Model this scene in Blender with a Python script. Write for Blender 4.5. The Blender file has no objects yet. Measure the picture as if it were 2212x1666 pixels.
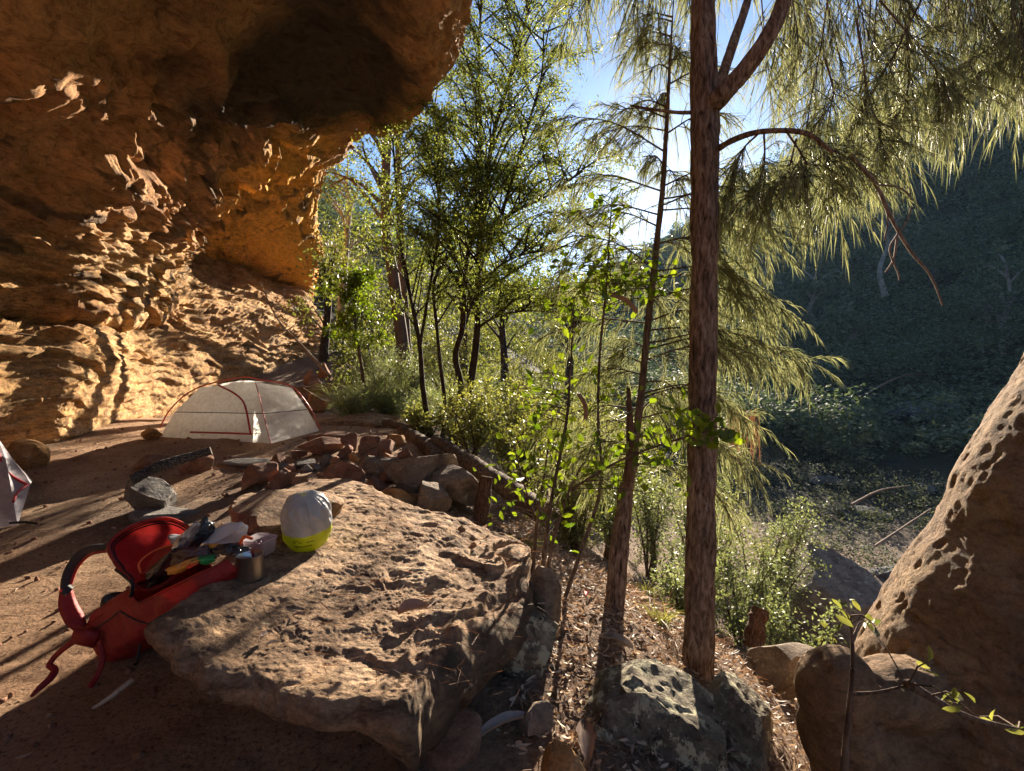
import bpy, bmesh, math, random
import numpy as np
from mathutils import Vector, Matrix, Euler
R = math.radians
rng = np.random.default_rng(7)
random.seed(7)
sc = bpy.context.scene
col = sc.collection

# ---------------------------------------------------------------- camera
CAMZ, PITCH = 1.6, 3.0
cd = bpy.data.cameras.new("camera"); cam = bpy.data.objects.new("camera", cd); col.objects.link(cam)
cam.location = (0, 0, CAMZ); cam.rotation_euler = (R(90 - PITCH), 0, 0)
cd.sensor_width = 36; cd.lens = 18.0; cd.clip_start = 0.05; cd.clip_end = 3000
sc.camera = cam
# ---------------------------------------------------------------- sky and sun
SUN_AZ, SUN_EL = 15.0, 17.3
w = bpy.data.worlds.new("World"); sc.world = w; w.use_nodes = True
nt = w.node_tree; nt.nodes.clear()
sky = nt.nodes.new("ShaderNodeTexSky"); sky.sky_type = 'NISHITA'; sky.sun_disc = False
sky.sun_elevation = R(SUN_EL); sky.sun_rotation = R(SUN_AZ)
sky.air_density = 0.7; sky.dust_density = 0.18; sky.ozone_density = 4.0; sky.altitude = 100
bg = nt.nodes.new("ShaderNodeBackground"); bg.inputs[1].default_value = 0.05
wo = nt.nodes.new("ShaderNodeOutputWorld")
nt.links.new(sky.outputs[0], bg.inputs[0]); nt.links.new(bg.outputs[0], wo.inputs[0])
sd = bpy.data.lights.new("sun", 'SUN'); sun = bpy.data.objects.new("sun", sd); col.objects.link(sun)
sd.energy = 4.6; sd.angle = R(0.5); sd.color = (1.0, 0.86, 0.68)
SDIR = Vector((math.sin(R(SUN_AZ)) * math.cos(R(SUN_EL)), math.cos(R(SUN_AZ)) * math.cos(R(SUN_EL)), math.sin(R(SUN_EL))))
sun.rotation_euler = SDIR.to_track_quat('Z', 'Y').to_euler(); sun.location = SDIR * 200
vs = sc.view_settings; vs.view_transform = 'Standard'; vs.look = 'None'; vs.exposure = 2.3; vs.gamma = 1.0
sc.cycles.use_denoising = True
sc.cycles.max_bounces = 10; sc.cycles.diffuse_bounces = 7; sc.cycles.transparent_max_bounces = 8
sc.cycles.sample_clamp_indirect = 6.0
sc.cycles.use_adaptive_sampling = True; sc.cycles.adaptive_threshold = 0.02

# ---------------------------------------------------------------- helpers
_cp, _sp = math.cos(R(PITCH)), math.sin(R(PITCH))
def ray(px, py):
    u = (px - 1106) / 1106.0; v = (833 - py) / 1106.0
    return np.array([u, _cp + v * _sp, -_sp + v * _cp])
def at(px, py, Y):
    d = ray(px, py); return np.array([0, 0, CAMZ]) + d * (Y / d[1])
def onz(px, py, z):
    d = ray(px, py); return np.array([0, 0, CAMZ]) + d * ((z - CAMZ) / d[2])

_P = np.random.default_rng(3).permutation(256); _P = np.concatenate([_P, _P, _P])
_GR = np.array([[1,1,0],[-1,1,0],[1,-1,0],[-1,-1,0],[1,0,1],[-1,0,1],[1,0,-1],[-1,0,-1],[0,1,1],[0,-1,1],[0,1,-1],[0,-1,-1]], float)
def pnoise(p):
    p = np.asarray(p, float); i = np.floor(p).astype(int); f = p - i; i &= 255
    u = f * f * f * (f * (f * 6 - 15) + 10)
    out = 0
    for dx in (0, 1):
        wx = u[..., 0] if dx else 1 - u[..., 0]
        for dy in (0, 1):
            wy = u[..., 1] if dy else 1 - u[..., 1]
            for dz in (0, 1):
                wz = u[..., 2] if dz else 1 - u[..., 2]
                h = _P[_P[_P[i[..., 0] + dx] + i[..., 1] + dy] + i[..., 2] + dz] % 12
                g = _GR[h]
                out = out + wx * wy * wz * (g[..., 0] * (f[..., 0] - dx) + g[..., 1] * (f[..., 1] - dy) + g[..., 2] * (f[..., 2] - dz))
    return out
def fbm(p, o=4, lac=2.07, gain=0.5):
    a, s, t = 1.0, 0, 0; p = np.asarray(p, float)
    for k in range(o):
        s = s + a * pnoise(p + 17.3 * k); t += a; a *= gain; p = p * lac
    return s / t
def ridged(p, o=4):
    a, s, t = 1.0, 0, 0; p = np.asarray(p, float)
    for k in range(o):
        s = s + a * (1 - 2 * np.abs(pnoise(p + 9.1 * k))); t += a; a *= 0.5; p = p * 2.1
    return s / t
def worley(p, seed=0):
    """distance to the nearest jittered cell point"""
    p = np.asarray(p, float); i = np.floor(p).astype(int); best = np.full(p.shape[:-1], 9.0)
    for dx in (-1, 0, 1):
        for dy in (-1, 0, 1):
            for dz in (-1, 0, 1):
                c = i + np.array([dx, dy, dz]); h = _P[_P[_P[(c[..., 0] + seed) & 255] + (c[..., 1] & 255)] + (c[..., 2] & 255)]
                j = np.stack([_P[h], _P[h + 71], _P[h + 151]], -1) / 255.0
                best = np.minimum(best, ((c + j - p) ** 2).sum(-1))
    return np.sqrt(best)
def sstep(a, b, x):
    t = np.clip((x - a) / (b - a), 0, 1); return t * t * (3 - 2 * t)
def nrm(v):
    v = np.asarray(v, float); return v / (np.linalg.norm(v, axis=-1, keepdims=True) + 1e-9)

class MB:
    def __init__(s): s.V = []; s.F = {}; s.n = 0
    def add(s, V, F):
        V = np.asarray(V, float).reshape(-1, 3); F = np.asarray(F, int)
        s.F.setdefault(F.shape[1], []).append(F + s.n); s.V.append(V); s.n += len(V); return s
    def build(s, name, mat, parent=None, smooth=True, attrs=None):
        V = np.concatenate(s.V); me = bpy.data.meshes.new(name)
        Fs = [np.concatenate(f) for f in s.F.values()]
        me.vertices.add(len(V)); me.vertices.foreach_set("co", V.astype(np.float32).ravel())
        tot = sum(f.size for f in Fs); me.loops.add(tot)
        me.loops.foreach_set("vertex_index", np.concatenate([f.ravel() for f in Fs]).astype(np.int32))
        st, o = [], 0
        for f in Fs:
            st.append(o + np.arange(len(f)) * f.shape[1]); o += f.size
        st = np.concatenate(st); me.polygons.add(len(st)); me.polygons.foreach_set("loop_start", st.astype(np.int32))
        me.update(calc_edges=True)
        if smooth: me.polygons.foreach_set("use_smooth", np.ones(len(st), bool))
        if attrs:
            for k, a in attrs.items():
                at_ = me.attributes.new(k, 'FLOAT', 'POINT'); at_.data.foreach_set("value", np.asarray(a, np.float32).ravel())
        if isinstance(mat, (list, tuple)):
            for m in mat: me.materials.append(m)
        elif mat: me.materials.append(mat)
        return link(name, me, parent)
def link(name, me, parent=None):
    o = bpy.data.objects.new(name, me); col.objects.link(o)
    if parent: o.parent = parent
    return o
def tag(o, label=None, cat=None, group=None, kind=None):
    if label: o["label"] = label
    if cat: o["category"] = cat
    if group: o["group"] = group
    if kind: o["kind"] = kind
    return o
def empty(name, loc, label, cat, group=None):
    o = bpy.data.objects.new(name, None); col.objects.link(o); o.location = [float(c) for c in loc]
    o.empty_display_size = 0.05
    return tag(o, label, cat, group)
def grid_faces(nr, nc, wrap=False):
    r = np.arange(nr - 1)[:, None]; c = np.arange(nc if wrap else nc - 1)[None]
    c2 = (c + 1) % nc
    return np.stack([r * nc + c, r * nc + c2, (r + 1) * nc + c2, (r + 1) * nc + c], -1).reshape(-1, 4)
def crom(P, n):
    """Catmull-Rom resample of rows of P (k, ..., 3) to n samples"""
    P = np.asarray(P, float); k = len(P); E = np.concatenate([2 * P[:1] - P[1:2], P, 2 * P[-1:] - P[-2:-1]])
    t = np.linspace(0, k - 1, n); i = np.minimum(t.astype(int), k - 2); f = (t - i).reshape((-1,) + (1,) * (P.ndim - 1))
    a, b, c, d = E[i], E[i + 1], E[i + 2], E[i + 3]
    return 0.5 * (2 * b + (c - a) * f + (2 * a - 5 * b + 4 * c - d) * f * f + (3 * b - a - 3 * c + d) * f ** 3)
def tube(path, rad, sides=8, disp=None, cap=True):
    path = np.asarray(path, float); n = len(path); rad = np.broadcast_to(np.asarray(rad, float), (n,))
    T = nrm(np.gradient(path, axis=0)); ref = np.array([0.31, 0.87, 0.2]) if abs(T[0, 2]) > 0.7 else np.array([0, 0, 1.0])
    A = nrm(np.cross(T, ref)); B = np.cross(T, A)
    th = np.arange(sides) * 2 * np.pi / sides
    rr = rad[:, None] * np.ones(sides)[None]
    ring = A[:, None] * np.cos(th)[None, :, None] + B[:, None] * np.sin(th)[None, :, None]
    V = path[:, None] + ring * rr[..., None]
    if disp is not None: V = V + ring * disp(V)[..., None]
    F = grid_faces(n, sides, True)
    V = V.reshape(-1, 3)
    return V, F
def capped(mb, path, rad, sides=8, disp=None):
    V, F = tube(path, rad, sides, disp); n = len(path)
    mb.add(V, F)
    for k, rev in ((0, True), (n - 1, False)):
        c = V[k * sides:(k + 1) * sides]; m = c.mean(0); VV = np.concatenate([c, m[None]])
        a = np.arange(sides); b = (a + 1) % sides
        Fc = np.stack([b, a, np.full(sides, sides)], 1) if rev else np.stack([a, b, np.full(sides, sides)], 1)
        mb.add(VV, Fc)
def smooth_path(pts, n): return crom(np.asarray(pts, float), n)
def boxv(c, d, rot=None):
    """box verts/faces: centre c, full dims d"""
    V = np.array([[x, y, z] for x in (-.5, .5) for y in (-.5, .5) for z in (-.5, .5)]) * np.asarray(d)
    if rot is not None: V = V @ np.array(Euler(rot).to_matrix()).T
    F = [[0,1,3,2],[4,6,7,5],[0,4,5,1],[2,3,7,6],[0,2,6,4],[1,5,7,3]]
    return V + np.asarray(c), F
_ico = {}
def ico(sub):
    if sub not in _ico:
        bm = bmesh.new(); bmesh.ops.create_icosphere(bm, subdivisions=sub, radius=1)
        V = np.array([v.co[:] for v in bm.verts]); F = np.array([[v.index for v in f.verts] for f in bm.faces]); bm.free()
        _ico[sub] = (V, F)
    return _ico[sub]

# ---------------------------------------------------------------- materials
def newmat(name):
    m = bpy.data.materials.new(name); m.use_nodes = True; t = m.node_tree; t.nodes.clear()
    o = t.nodes.new("ShaderNodeOutputMaterial"); p = t.nodes.new("ShaderNodeBsdfPrincipled")
    t.links.new(p.outputs[0], o.inputs[0]); return m, t, p, o
def N(t, typ, **kw):
    n = t.nodes.new(typ)
    for k, v in kw.items(): setattr(n, k, v)
    return n
def ramp(t, src, stops):
    r = N(t, "ShaderNodeValToRGB"); e = r.color_ramp.elements
    while len(e) < len(stops): e.new(0.5)
    for x, (pos, c) in zip(e, stops): x.position = pos; x.color = (*c, 1) if len(c) == 3 else c
    t.links.new(src, r.inputs[0]); return r.outputs[0]
def noisetex(t, co, scale, detail=6, rough=0.6, dist=0.0, sc3=None):
    if sc3:
        mp = N(t, "ShaderNodeMapping"); mp.inputs["Scale"].default_value = sc3; t.links.new(co, mp.inputs[0]); co = mp.outputs[0]
    n = N(t, "ShaderNodeTexNoise"); n.inputs["Scale"].default_value = scale; n.inputs["Detail"].default_value = detail
    n.inputs["Roughness"].default_value = rough; n.inputs["Distortion"].default_value = dist
    t.links.new(co, n.inputs["Vector"]); return n.outputs[0]
def mix(t, a, b, fac, mode='MIX'):
    m = N(t, "ShaderNodeMix", data_type='RGBA', blend_type=mode)
    for s, v in ((m.inputs[0], fac), (m.inputs[6], a), (m.inputs[7], b)):
        if isinstance(v, (int, float)): s.default_value = v
        elif isinstance(v, tuple): s.default_value = (*v, 1) if len(v) == 3 else v
        else: t.links.new(v, s)
    return m.outputs[2]
def math_(t, op, a, b=0.0):
    m = N(t, "ShaderNodeMath", operation=op)
    for s, v in ((m.inputs[0], a), (m.inputs[1], b)):
        if isinstance(v, (int, float)): s.default_value = v
        else: t.links.new(v, s)
    return m.outputs[0]
def bump(t, p, h, strength, dist):
    b = N(t, "ShaderNodeBump"); b.inputs["Strength"].default_value = strength; b.inputs["Distance"].default_value = dist
    t.links.new(h, b.inputs["Height"]); t.links.new(b.outputs[0], p.inputs["Normal"])
def coords(t, which="Object"):
    return N(t, "ShaderNodeTexCoord").outputs[which]
def rockmat(name, cols, scale=2.0, strata=0.0, lichen=None, lichen_amt=0.55, dark=None, dark_amt=0.5, bumpd=0.02, fine=60, world=True, attrs=()):
    m, t, p, o = newmat(name)
    co = N(t, "ShaderNodeNewGeometry").outputs["Position"] if world else coords(t)
    n1 = noisetex(t, co, scale, 8, 0.65, 0.4)
    c = ramp(t, n1, [(0.28 + 0.44 * k / (len(cols) - 1), x) for k, x in enumerate(cols)])
    if strata:
        s = noisetex(t, co, 1.0, 6, 0.6, 0.6, (0.7, 0.7, strata))
        c = mix(t, c, ramp(t, s, [(0.3, (0.45, 0.38, 0.32)), (0.5, (1, 1, 1)), (0.68, (1.3, 1.2, 1.05))]), 0.8, 'MULTIPLY')
    f = noisetex(t, co, fine, 4, 0.7)
    c = mix(t, c, ramp(t, f, [(0.3, (0.55, 0.5, 0.46)), (0.55, (1, 1, 1)), (0.75, (1.3, 1.28, 1.2))]), 0.7, 'MULTIPLY')
    g_ = noisetex(t, co, 7.0, 8, 0.7, 1.2, (1.0, 1.0, 2.6))
    c = mix(t, c, ramp(t, g_, [(0.36, (0.5, 0.46, 0.44)), (0.5, (1, 1, 1)), (0.64, (1.28, 1.24, 1.18))]), 0.75, 'MULTIPLY')
    for an, acol, amt in attrs:
        a = N(t, "ShaderNodeAttribute", attribute_name=an).outputs["Fac"]
        c = mix(t, c, acol, math_(t, 'MULTIPLY', a, amt))
    if attrs:
        g2 = noisetex(t, co, 5.0, 9, 0.75, 1.5, (1.0, 1.0, 2.2))
        c = mix(t, c, ramp(t, g2, [(0.38, (0.42, 0.36, 0.34)), (0.5, (1, 1, 1)), (0.62, (1.35, 1.3, 1.2))]), 0.8, 'MULTIPLY')
    if dark:
        d = noisetex(t, co, scale * 2.3, 8, 0.7, 0.5)
        c = mix(t, c, dark, ramp(t, d, [(dark_amt, (0, 0, 0)), (dark_amt + 0.08, (1, 1, 1))]))
    if lichen:
        l = noisetex(t, co, 11, 6, 0.75, 0.3)
        c = mix(t, c, lichen, ramp(t, l, [(lichen_amt, (0, 0, 0)), (lichen_amt + 0.05, (1, 1, 1))]))
    t.links.new(c, p.inputs["Base Color"]); p.inputs["Roughness"].default_value = 0.92
    p.inputs["Specular IOR Level"].default_value = 0.2
    b1 = noisetex(t, co, fine * 0.4, 8, 0.72)
    bump(t, p, math_(t, 'ADD', b1, noisetex(t, co, fine * 0.12, 6, 0.7)), 1.0, bumpd * 1.6)
    return m
def leafmat(name, c1, c2, trans=0.5, tcol=None, gloss=0.35, rough=0.38, scale_rand=True):
    m, t, p, o = newmat(name)
    g = N(t, "ShaderNodeNewGeometry")
    c = ramp(t, g.outputs["Random Per Island"], [(0.0, c1), (1.0, c2)])
    t.links.new(c, p.inputs["Base Color"]); p.inputs["Roughness"].default_value = rough
    p.inputs["Specular IOR Level"].default_value = gloss
    tr = N(t, "ShaderNodeBsdfTranslucent")
    tc = mix(t, c, tcol or (1.6, 1.7, 0.6), 1.0, 'MULTIPLY')
    t.links.new(tc, tr.inputs[0])
    ms = N(t, "ShaderNodeMixShader"); ms.inputs[0].default_value = trans
    t.links.new(p.outputs[0], ms.inputs[1]); t.links.new(tr.outputs[0], ms.inputs[2]); t.links.new(ms.outputs[0], o.inputs[0])
    return m
def plain(name, c, rough=0.6, metal=0.0, spec=0.5, bumpn=None, var=0.25, trans=0.0, vscale=9):
    m, t, p, o = newmat(name); co = coords(t)
    n = noisetex(t, co, vscale, 6, 0.6)
    k = ramp(t, n, [(0.3, tuple(x * (1 - var) for x in c)), (0.7, tuple(min(1, x * (1 + var)) for x in c))])
    t.links.new(k, p.inputs["Base Color"]); p.inputs["Roughness"].default_value = rough; p.inputs["Metallic"].default_value = metal
    p.inputs["Specular IOR Level"].default_value = spec
    if bumpn: bump(t, p, noisetex(t, co, bumpn[0], 5, 0.6), bumpn[1], bumpn[2])
    if trans:
        tr = N(t, "ShaderNodeBsdfTranslucent"); t.links.new(k, tr.inputs[0])
        ms = N(t, "ShaderNodeMixShader"); ms.inputs[0].default_value = trans
        t.links.new(p.outputs[0], ms.inputs[1]); t.links.new(tr.outputs[0], ms.inputs[2]); t.links.new(ms.outputs[0], o.inputs[0])
    return m
def barkmat(name, c1, c2, c3, vs=5.0, bd=0.01, hs=(14, 14, 2.2)):
    m, t, p, o = newmat(name); co = N(t, "ShaderNodeNewGeometry").outputs["Position"]
    n = noisetex(t, co, vs, 7, 0.7, 0.5, hs)
    c = ramp(t, n, [(0.34, c1), (0.5, c2), (0.68, c3)])
    n2 = noisetex(t, co, 3, 5, 0.6)
    c = mix(t, c, ramp(t, n2, [(0.35, (0.6, 0.6, 0.6)), (0.65, (1.2, 1.15, 1.1))]), 0.7, 'MULTIPLY')
    t.links.new(c, p.inputs["Base Color"]); p.inputs["Roughness"].default_value = 0.9; p.inputs["Specular IOR Level"].default_value = 0.15
    bump(t, p, n, 0.8, bd); return m
# ================================================================ terrain
ANCH = np.array([(0,0,0),(-1,1,0),(-1,2,0),(-2,3,.05),(-3,4,.12),(-4.5,4.6,.15),(-4,6.5,.30),(-3.3,7,.33),(-5.3,7.7,.4),(-6.5,6.4,.42),
 (-6.9,9.2,.5),(-3.1,8.4,.45),(-5,11,.45),(-5,14,.62),(-8,11,.5),(-8,4,.4),(-5.5,-3,.2),(-2,5.6,.36),(-1.5,4.3,.33),(-.3,4.3,.2),
 (-.9,6.6,.42),(.2,4.6,-.08),(.77,3.7,-.12),(1.12,2.95,-.22),(.5,2,.0),(.05,2.4,.06),(.3,1.2,.03),(1,1,-.12),(1.35,2,-.38),(2,3.5,-.85),(3,5,-1.9),
 (5,7,-3.2),(7.6,10,-3.7),(10,14,-4),(20,24,-3.6),(32,40,-2.8),(.5,6,-.5),(1,9,-1.2),(2,12,-2),(-1,9,.1),(-2,13,.5),(-1,18,0),(5,20,-3),
 (-6,20,2),(3,0,-1.2),(6,2,-3),(0,-4,.2),(4,-5,-1.5),(-14,10,5),(-20,30,12),(-15,60,14),(-30,100,30),
 (70,80,22),(90,70,42),(60,110,25),(120,120,72),(104,130,66),(74,180,57),(89,150,61),(44,250,46),(21,320,34),(-30,350,45),(-80,300,70),
 (10,60,-2),(15,110,2),(12,180,10),(5,250,20),(200,100,110),(300,300,110),(0,600,60),(-300,300,100),(60,20,10),(100,0,45),(120,-100,50),
 (0,-60,15),(-100,-50,40),(-100,80,60),(900,900,150),(-900,900,120),(900,-900,120),(-900,-900,120)], float)
def _phi(d2): return np.sqrt(d2 + 1.0)
_A = _phi(((ANCH[:, None, :2] - ANCH[None, :, :2]) ** 2).sum(-1))
_M = np.block([[_A, np.ones((len(ANCH), 1))], [np.ones((1, len(ANCH))), np.zeros((1, 1))]])
_W = np.linalg.solve(_M, np.concatenate([ANCH[:, 2], [0]]))
def G(x, y):
    x = np.asarray(x, float); y = np.asarray(y, float)
    sh = x.shape; x = x.ravel(); y = y.ravel(); out = np.empty(len(x))
    for k in range(0, len(x), 50000):
        xx, yy = x[k:k+50000], y[k:k+50000]
        out[k:k+50000] = _phi((xx[:, None] - ANCH[None, :, 0]) ** 2 + (yy[:, None] - ANCH[None, :, 1]) ** 2) @ _W[:-1] + _W[-1]
    # low sand berm in front of the tent
    out += 0.16 * np.exp(-(((x + 4.35) / 0.9) ** 2 + ((y - 7.05 - 0.28 * (x + 4.35)) / 0.22) ** 2))
    r = np.hypot(x, y)
    p = np.stack([x, y, np.zeros_like(x)], -1)
    slope = sstep(0.2, 1.2, x - 0.15 * (y - 2))
    out += fbm(p * 0.9, 4) * (0.05 + 0.10 * slope) + (fbm(p * 6, 3) * 0.026 + ridged(p * np.array([3.5, 9, 1]) + 3, 3) * 0.010) * sstep(40, 10, r)
    out += sstep(30, 90, r) * fbm(p * 0.025, 4) * 9
    return out.reshape(sh)
def g1(x, y): return float(G(np.array([x]), np.array([y]))[0])
def _march(px, py, hf):
    d = ray(px, py); o_ = np.array([0, 0, CAMZ]); t = np.geomspace(0.5, 400, 700)
    for k in range(2):
        q = o_ + d * t[:, None]; h = q[:, 2] - hf(q[:, 0], q[:, 1]); i = int(np.argmax(h < 0))
        if h[i] >= 0: i = len(t) - 1
        t = np.linspace(t[max(i - 1, 0)], t[i], 60)
    return o_ + d * t[np.argmax((o_ + d * t[:, None])[:, 2] - hf((o_ + d * t[:, None])[:, 0], (o_ + d * t[:, None])[:, 1]) < 0.0)]
def ongr(px, py): return _march(px, py, G)
def build_terrain():
    n = 620; s = np.linspace(-1, 1, n); b = 7.2; c = 1150 / math.sinh(b)
    gx = c * np.sinh(b * s); gy = c * np.sinh(b * s) + 2.0
    X, Y = np.meshgrid(gx - 0.8, gy)
    Z = G(X, Y)
    m, t, p, o = newmat("sand_and_litter_ground")
    co = N(t, "ShaderNodeNewGeometry").outputs["Position"]
    n1 = noisetex(t, co, 1.3, 8, 0.65, 0.4)
    sand = ramp(t, n1, [(0.3, (0.24, 0.135, 0.08)), (0.5, (0.40, 0.25, 0.15)), (0.68, (0.52, 0.36, 0.23))])
    fn = noisetex(t, co, 45, 6, 0.75)
    sand = mix(t, sand, ramp(t, fn, [(0.36, (0.3, 0.27, 0.25)), (0.47, (0.95, 0.95, 0.95)), (0.66, (1.3, 1.25, 1.2))]), 0.9, 'MULTIPLY')
    lit = ramp(t, noisetex(t, co, 26, 8, 0.8, 0.6), [(0.34, (0.06, 0.036, 0.024)), (0.5, (0.22, 0.145, 0.10)), (0.66, (0.42, 0.33, 0.24))])
    far = ramp(t, noisetex(t, co, 0.25, 8, 0.7), [(0.35, (0.014, 0.018, 0.011)), (0.65, (0.045, 0.045, 0.03))])
    a = N(t, "ShaderNodeAttribute", attribute_name="litter").outputs["Fac"]
    c = mix(t, sand, lit, a)
    a3 = N(t, "ShaderNodeAttribute", attribute_name="ash").outputs["Fac"]
    c = mix(t, c, ramp(t, noisetex(t, co, 18, 8, 0.75), [(0.35, (0.03, 0.024, 0.02)), (0.5, (0.11, 0.085, 0.068)), (0.66, (0.26, 0.2, 0.155))]), a3)
    a2 = N(t, "ShaderNodeAttribute", attribute_name="far").outputs["Fac"]
    c = mix(t, c, far, a2)
    t.links.new(c, p.inputs["Base Color"]); p.inputs["Roughness"].default_value = 0.95; p.inputs["Specular IOR Level"].default_value = 0.15
    bump(t, p, math_(t, 'ADD', noisetex(t, co, 22, 8, 0.75), noisetex(t, co, 7, 5, 0.65)), 1.0, 0.05)
    nz = fbm(np.stack([X * 0.7, Y * 0.7, 0 * X], -1), 4)
    lit_a = sstep(-0.55, 0.1, X + 0.1 * (Y - 3) + nz * 1.2 - 0.12 * np.maximum(Y - 6.8, 0) * -1)
    lit_a = np.maximum(lit_a, sstep(8.8, 9.6, Y + 0.15 * X + nz))
    far_a = sstep(14, 26, np.hypot(X, Y))
    ash = np.exp(-(((X + 2.15) / 1.25) ** 2 + ((Y - 5.1) / .85) ** 2)) * (0.75 + .9 * nz); ash = np.maximum(ash, .6 * np.exp(-(((X + 3.4) / .9) ** 2 + ((Y - 4.6) / .5) ** 2)))
    mb = MB().add(np.stack([X, Y, Z], -1), grid_faces(n, n))
    return tag(mb.build("ground", m, attrs={"litter": lit_a, "far": far_a, "ash": np.clip(ash * 1.3, 0, 1)}), kind="structure")
build_terrain()

# ================================================================ cliff with overhang
def cliff():
    def c(*pts): return [at(*p) for p in pts]
    A = [np.array(q) for q in [(-6.6,2.6,.3),(-6.4,2.4,1.0),(-6.6,2.4,1.9),(-7.4,2.4,2.1),(-6.5,2.3,2.35),(-6.2,2.2,2.9),(-5.7,2.0,3.5),(-4.5,1.4,4.1),(-3.1,.7,4.5),(-1.2,-.4,4.8),(0.5,-1.4,5.0)]]
    Z0 = [np.array(q) for q in [(-6.0,-4,.1),(-5.8,-4,1.0),(-6.0,-4,1.9),(-6.6,-4,2.1),(-6.0,-4,2.35),(-5.6,-4,2.9),(-5.2,-4,3.5),(-4.2,-4.2,4.2),(-2.6,-4.6,4.6),(-0.8,-5,4.9),(0.9,-5.5,5.0)]]
    B = c((0,992,6.4),(0,850,6.25),(0,722,6.6),(0,693,7.5),(0,662,6.6),(0,540,6.3),(0,420,6.0),(0,250,5.2),(60,60,4.2)) + [np.array((-1.7,2.4,4.75)), np.array((.1,1.9,5.0))]
    C = c((150,964,7.4),(165,850,7.25),(180,735,7.6),(180,696,8.6),(190,662,7.7),(190,550,7.4),(190,430,7.0),(230,290,6.4),(330,120,5.6),(640,-40,5.2),(985,-12,5.0))
    D = c((290,922,9.7),(300,830,9.8),(300,752,10.3),(320,692,11.2),(330,660,10.7),(330,570,10.0),(330,460,9.1),(370,330,7.9),(470,200,6.9),(730,90,6.3),(965,88,5.8))
    E = c((420,890,11.9),(430,800,12.0),(440,720,12.8),(450,640,14.2),(445,585,15.0),(420,545,15.0),(440,470,12.5),(500,370,10.1),(580,260,8.5),(750,195,7.5),(915,182,6.9))
    F = c((560,866,14.4),(560,790,14.5),(560,730,15.1),(560,660,16.5),(530,602,17.6),(520,566,18.2),(530,500,15.4),(570,420,12.6),(650,310,10.3),(765,258,8.9),(862,238,8.2))
    Gc = c((650,830,16.8),(655,785,16.8),(650,745,17.0),(630,690,18),(600,632,19.2),(600,604,19.8),(620,545,17.6),(650,460,15),(682,380,12.7),(735,318,10.8),(772,270,9.7))
    H = c((690,815,18.4),(702,780,18.4),(700,745,18.6),(690,710,19),(660,648,20.2),(662,622,20.6),(676,580,19.8),(682,520,18.2),(672,440,16.2),(655,395,14.9),(695,362,13.0))
    I = [q + np.array([-1.2, 2.5, 0.1]) for q in H]
    J = [q + np.array([-4.5, 7, 0.6]) for q in H]
    cols = [Z0, A, B, C, D, E, F, Gc, H, I, J]
    net = []
    for q in cols:
        lip = q[-1]; inn = nrm(q[-2] - q[-1]); inn[2] = 0
        q = list(q[:-1]) + [lip + inn * .38 + (0, 0, -.12), lip, lip - inn * 0.06 + (0, 0, .4), lip + inn * .3 + (0, 0, 1.6), lip + inn * 2.5 + (0, 0, 3.0), np.array([lip[0] - 9, lip[1] + 5, lip[2] + 4])]
        net.append(q)
    net = np.array(net)                                   # (cols, rows, 3)
    # resample: rows (height) finely over the visible part
    nR, nC = 620, 640
    Pn = crom(net.transpose(1, 0, 2), nR)                 # rows first
    Pn = crom(Pn.transpose(1, 0, 2), nC).transpose(1, 0, 2)   # (nR, nC, 3)
    row = np.linspace(0, net.shape[1] - 1, nR)[:, None] * np.ones((1, nC)); colp = np.linspace(0, len(cols) - 1, nC)[None] * np.ones((nR, 1))
    def normals(P):
        n = np.cross(np.gradient(P, axis=1), np.gradient(P, axis=0)); return nrm(n)
    n0 = normals(Pn)
    if (n0[nR // 3, nC // 3] @ (np.array([0, 0, 1.6]) - Pn[nR // 3, nC // 3])) < 0: n0 = -n0
    P = Pn.copy(); q = P + 0.35 * np.stack([fbm(P * .8, 3), fbm(P * .8 + 31, 3), fbm(P * .8 + 57, 3)], -1)
    ceil = sstep(5.2, 7.0, row); lipz = sstep(9.4, 10.2, row); wall = 1 - ceil
    big = fbm(P * 0.55 + 5, 3) * 0.46 * (0.4 + 0.6 * ceil)
    # bedding: thin proud and recessed layers that dip gently
    wz = q[..., 2] + 0.10 * q[..., 0] + 0.06 * q[..., 1]
    bed = ridged(np.stack([wz * 3.0, q[..., 0] * .18, q[..., 1] * .18], -1), 3)
    lay = wz * 5.5 + 1.3 * fbm(q * np.array([.5, .5, 1.2]) + 8, 3); lf_ = lay - np.floor(lay)                # undercut ledges: proud edge, slow recess
    ledge = sstep(0, .12, lf_) * (1 - lf_) * (0.35 + 0.65 * sstep(-.25, .25, pnoise(np.stack([np.floor(lay) * 3.7, q[..., 0] * .9, q[..., 1] * .9], -1))))
    lay2 = wz * 17 + 1.2 * fbm(q * np.array([1.2, 1.2, 2]) + 18, 3); l2 = lay2 - np.floor(lay2)
    fine = sstep(0, .15, l2) * (1 - l2) * (0.3 + 0.7 * sstep(-.2, .3, pnoise(np.stack([np.floor(lay2) * 2.3, q[..., 0] * 1.8, q[..., 1] * 1.8], -1))))
    smoothlow = sstep(0.6, 2.0, row) * 0.75 + 0.25
    d = big + (bed * 0.12 + ledge * 0.15 + fine * 0.05) * (0.62 + 0.38 * wall) * smoothlow
    # hanging plates: the roof climbs towards the lip in ragged steps
    tt = row * 1.05 + 2.0 * fbm(q * 0.55 + 3, 4) + 0.30 * fbm(q * 3.1, 3)
    fr = tt - np.floor(tt); saw = fr - sstep(0.74, 1.0, fr)
    zone = sstep(4.6, 5.6, row) * sstep(9.3, 8.0, row) * sstep(7.6, 5.0, colp)
    d = d + saw * 0.40 * zone * (0.35 + 0.65 * sstep(2.2, 3.4, colp))
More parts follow.
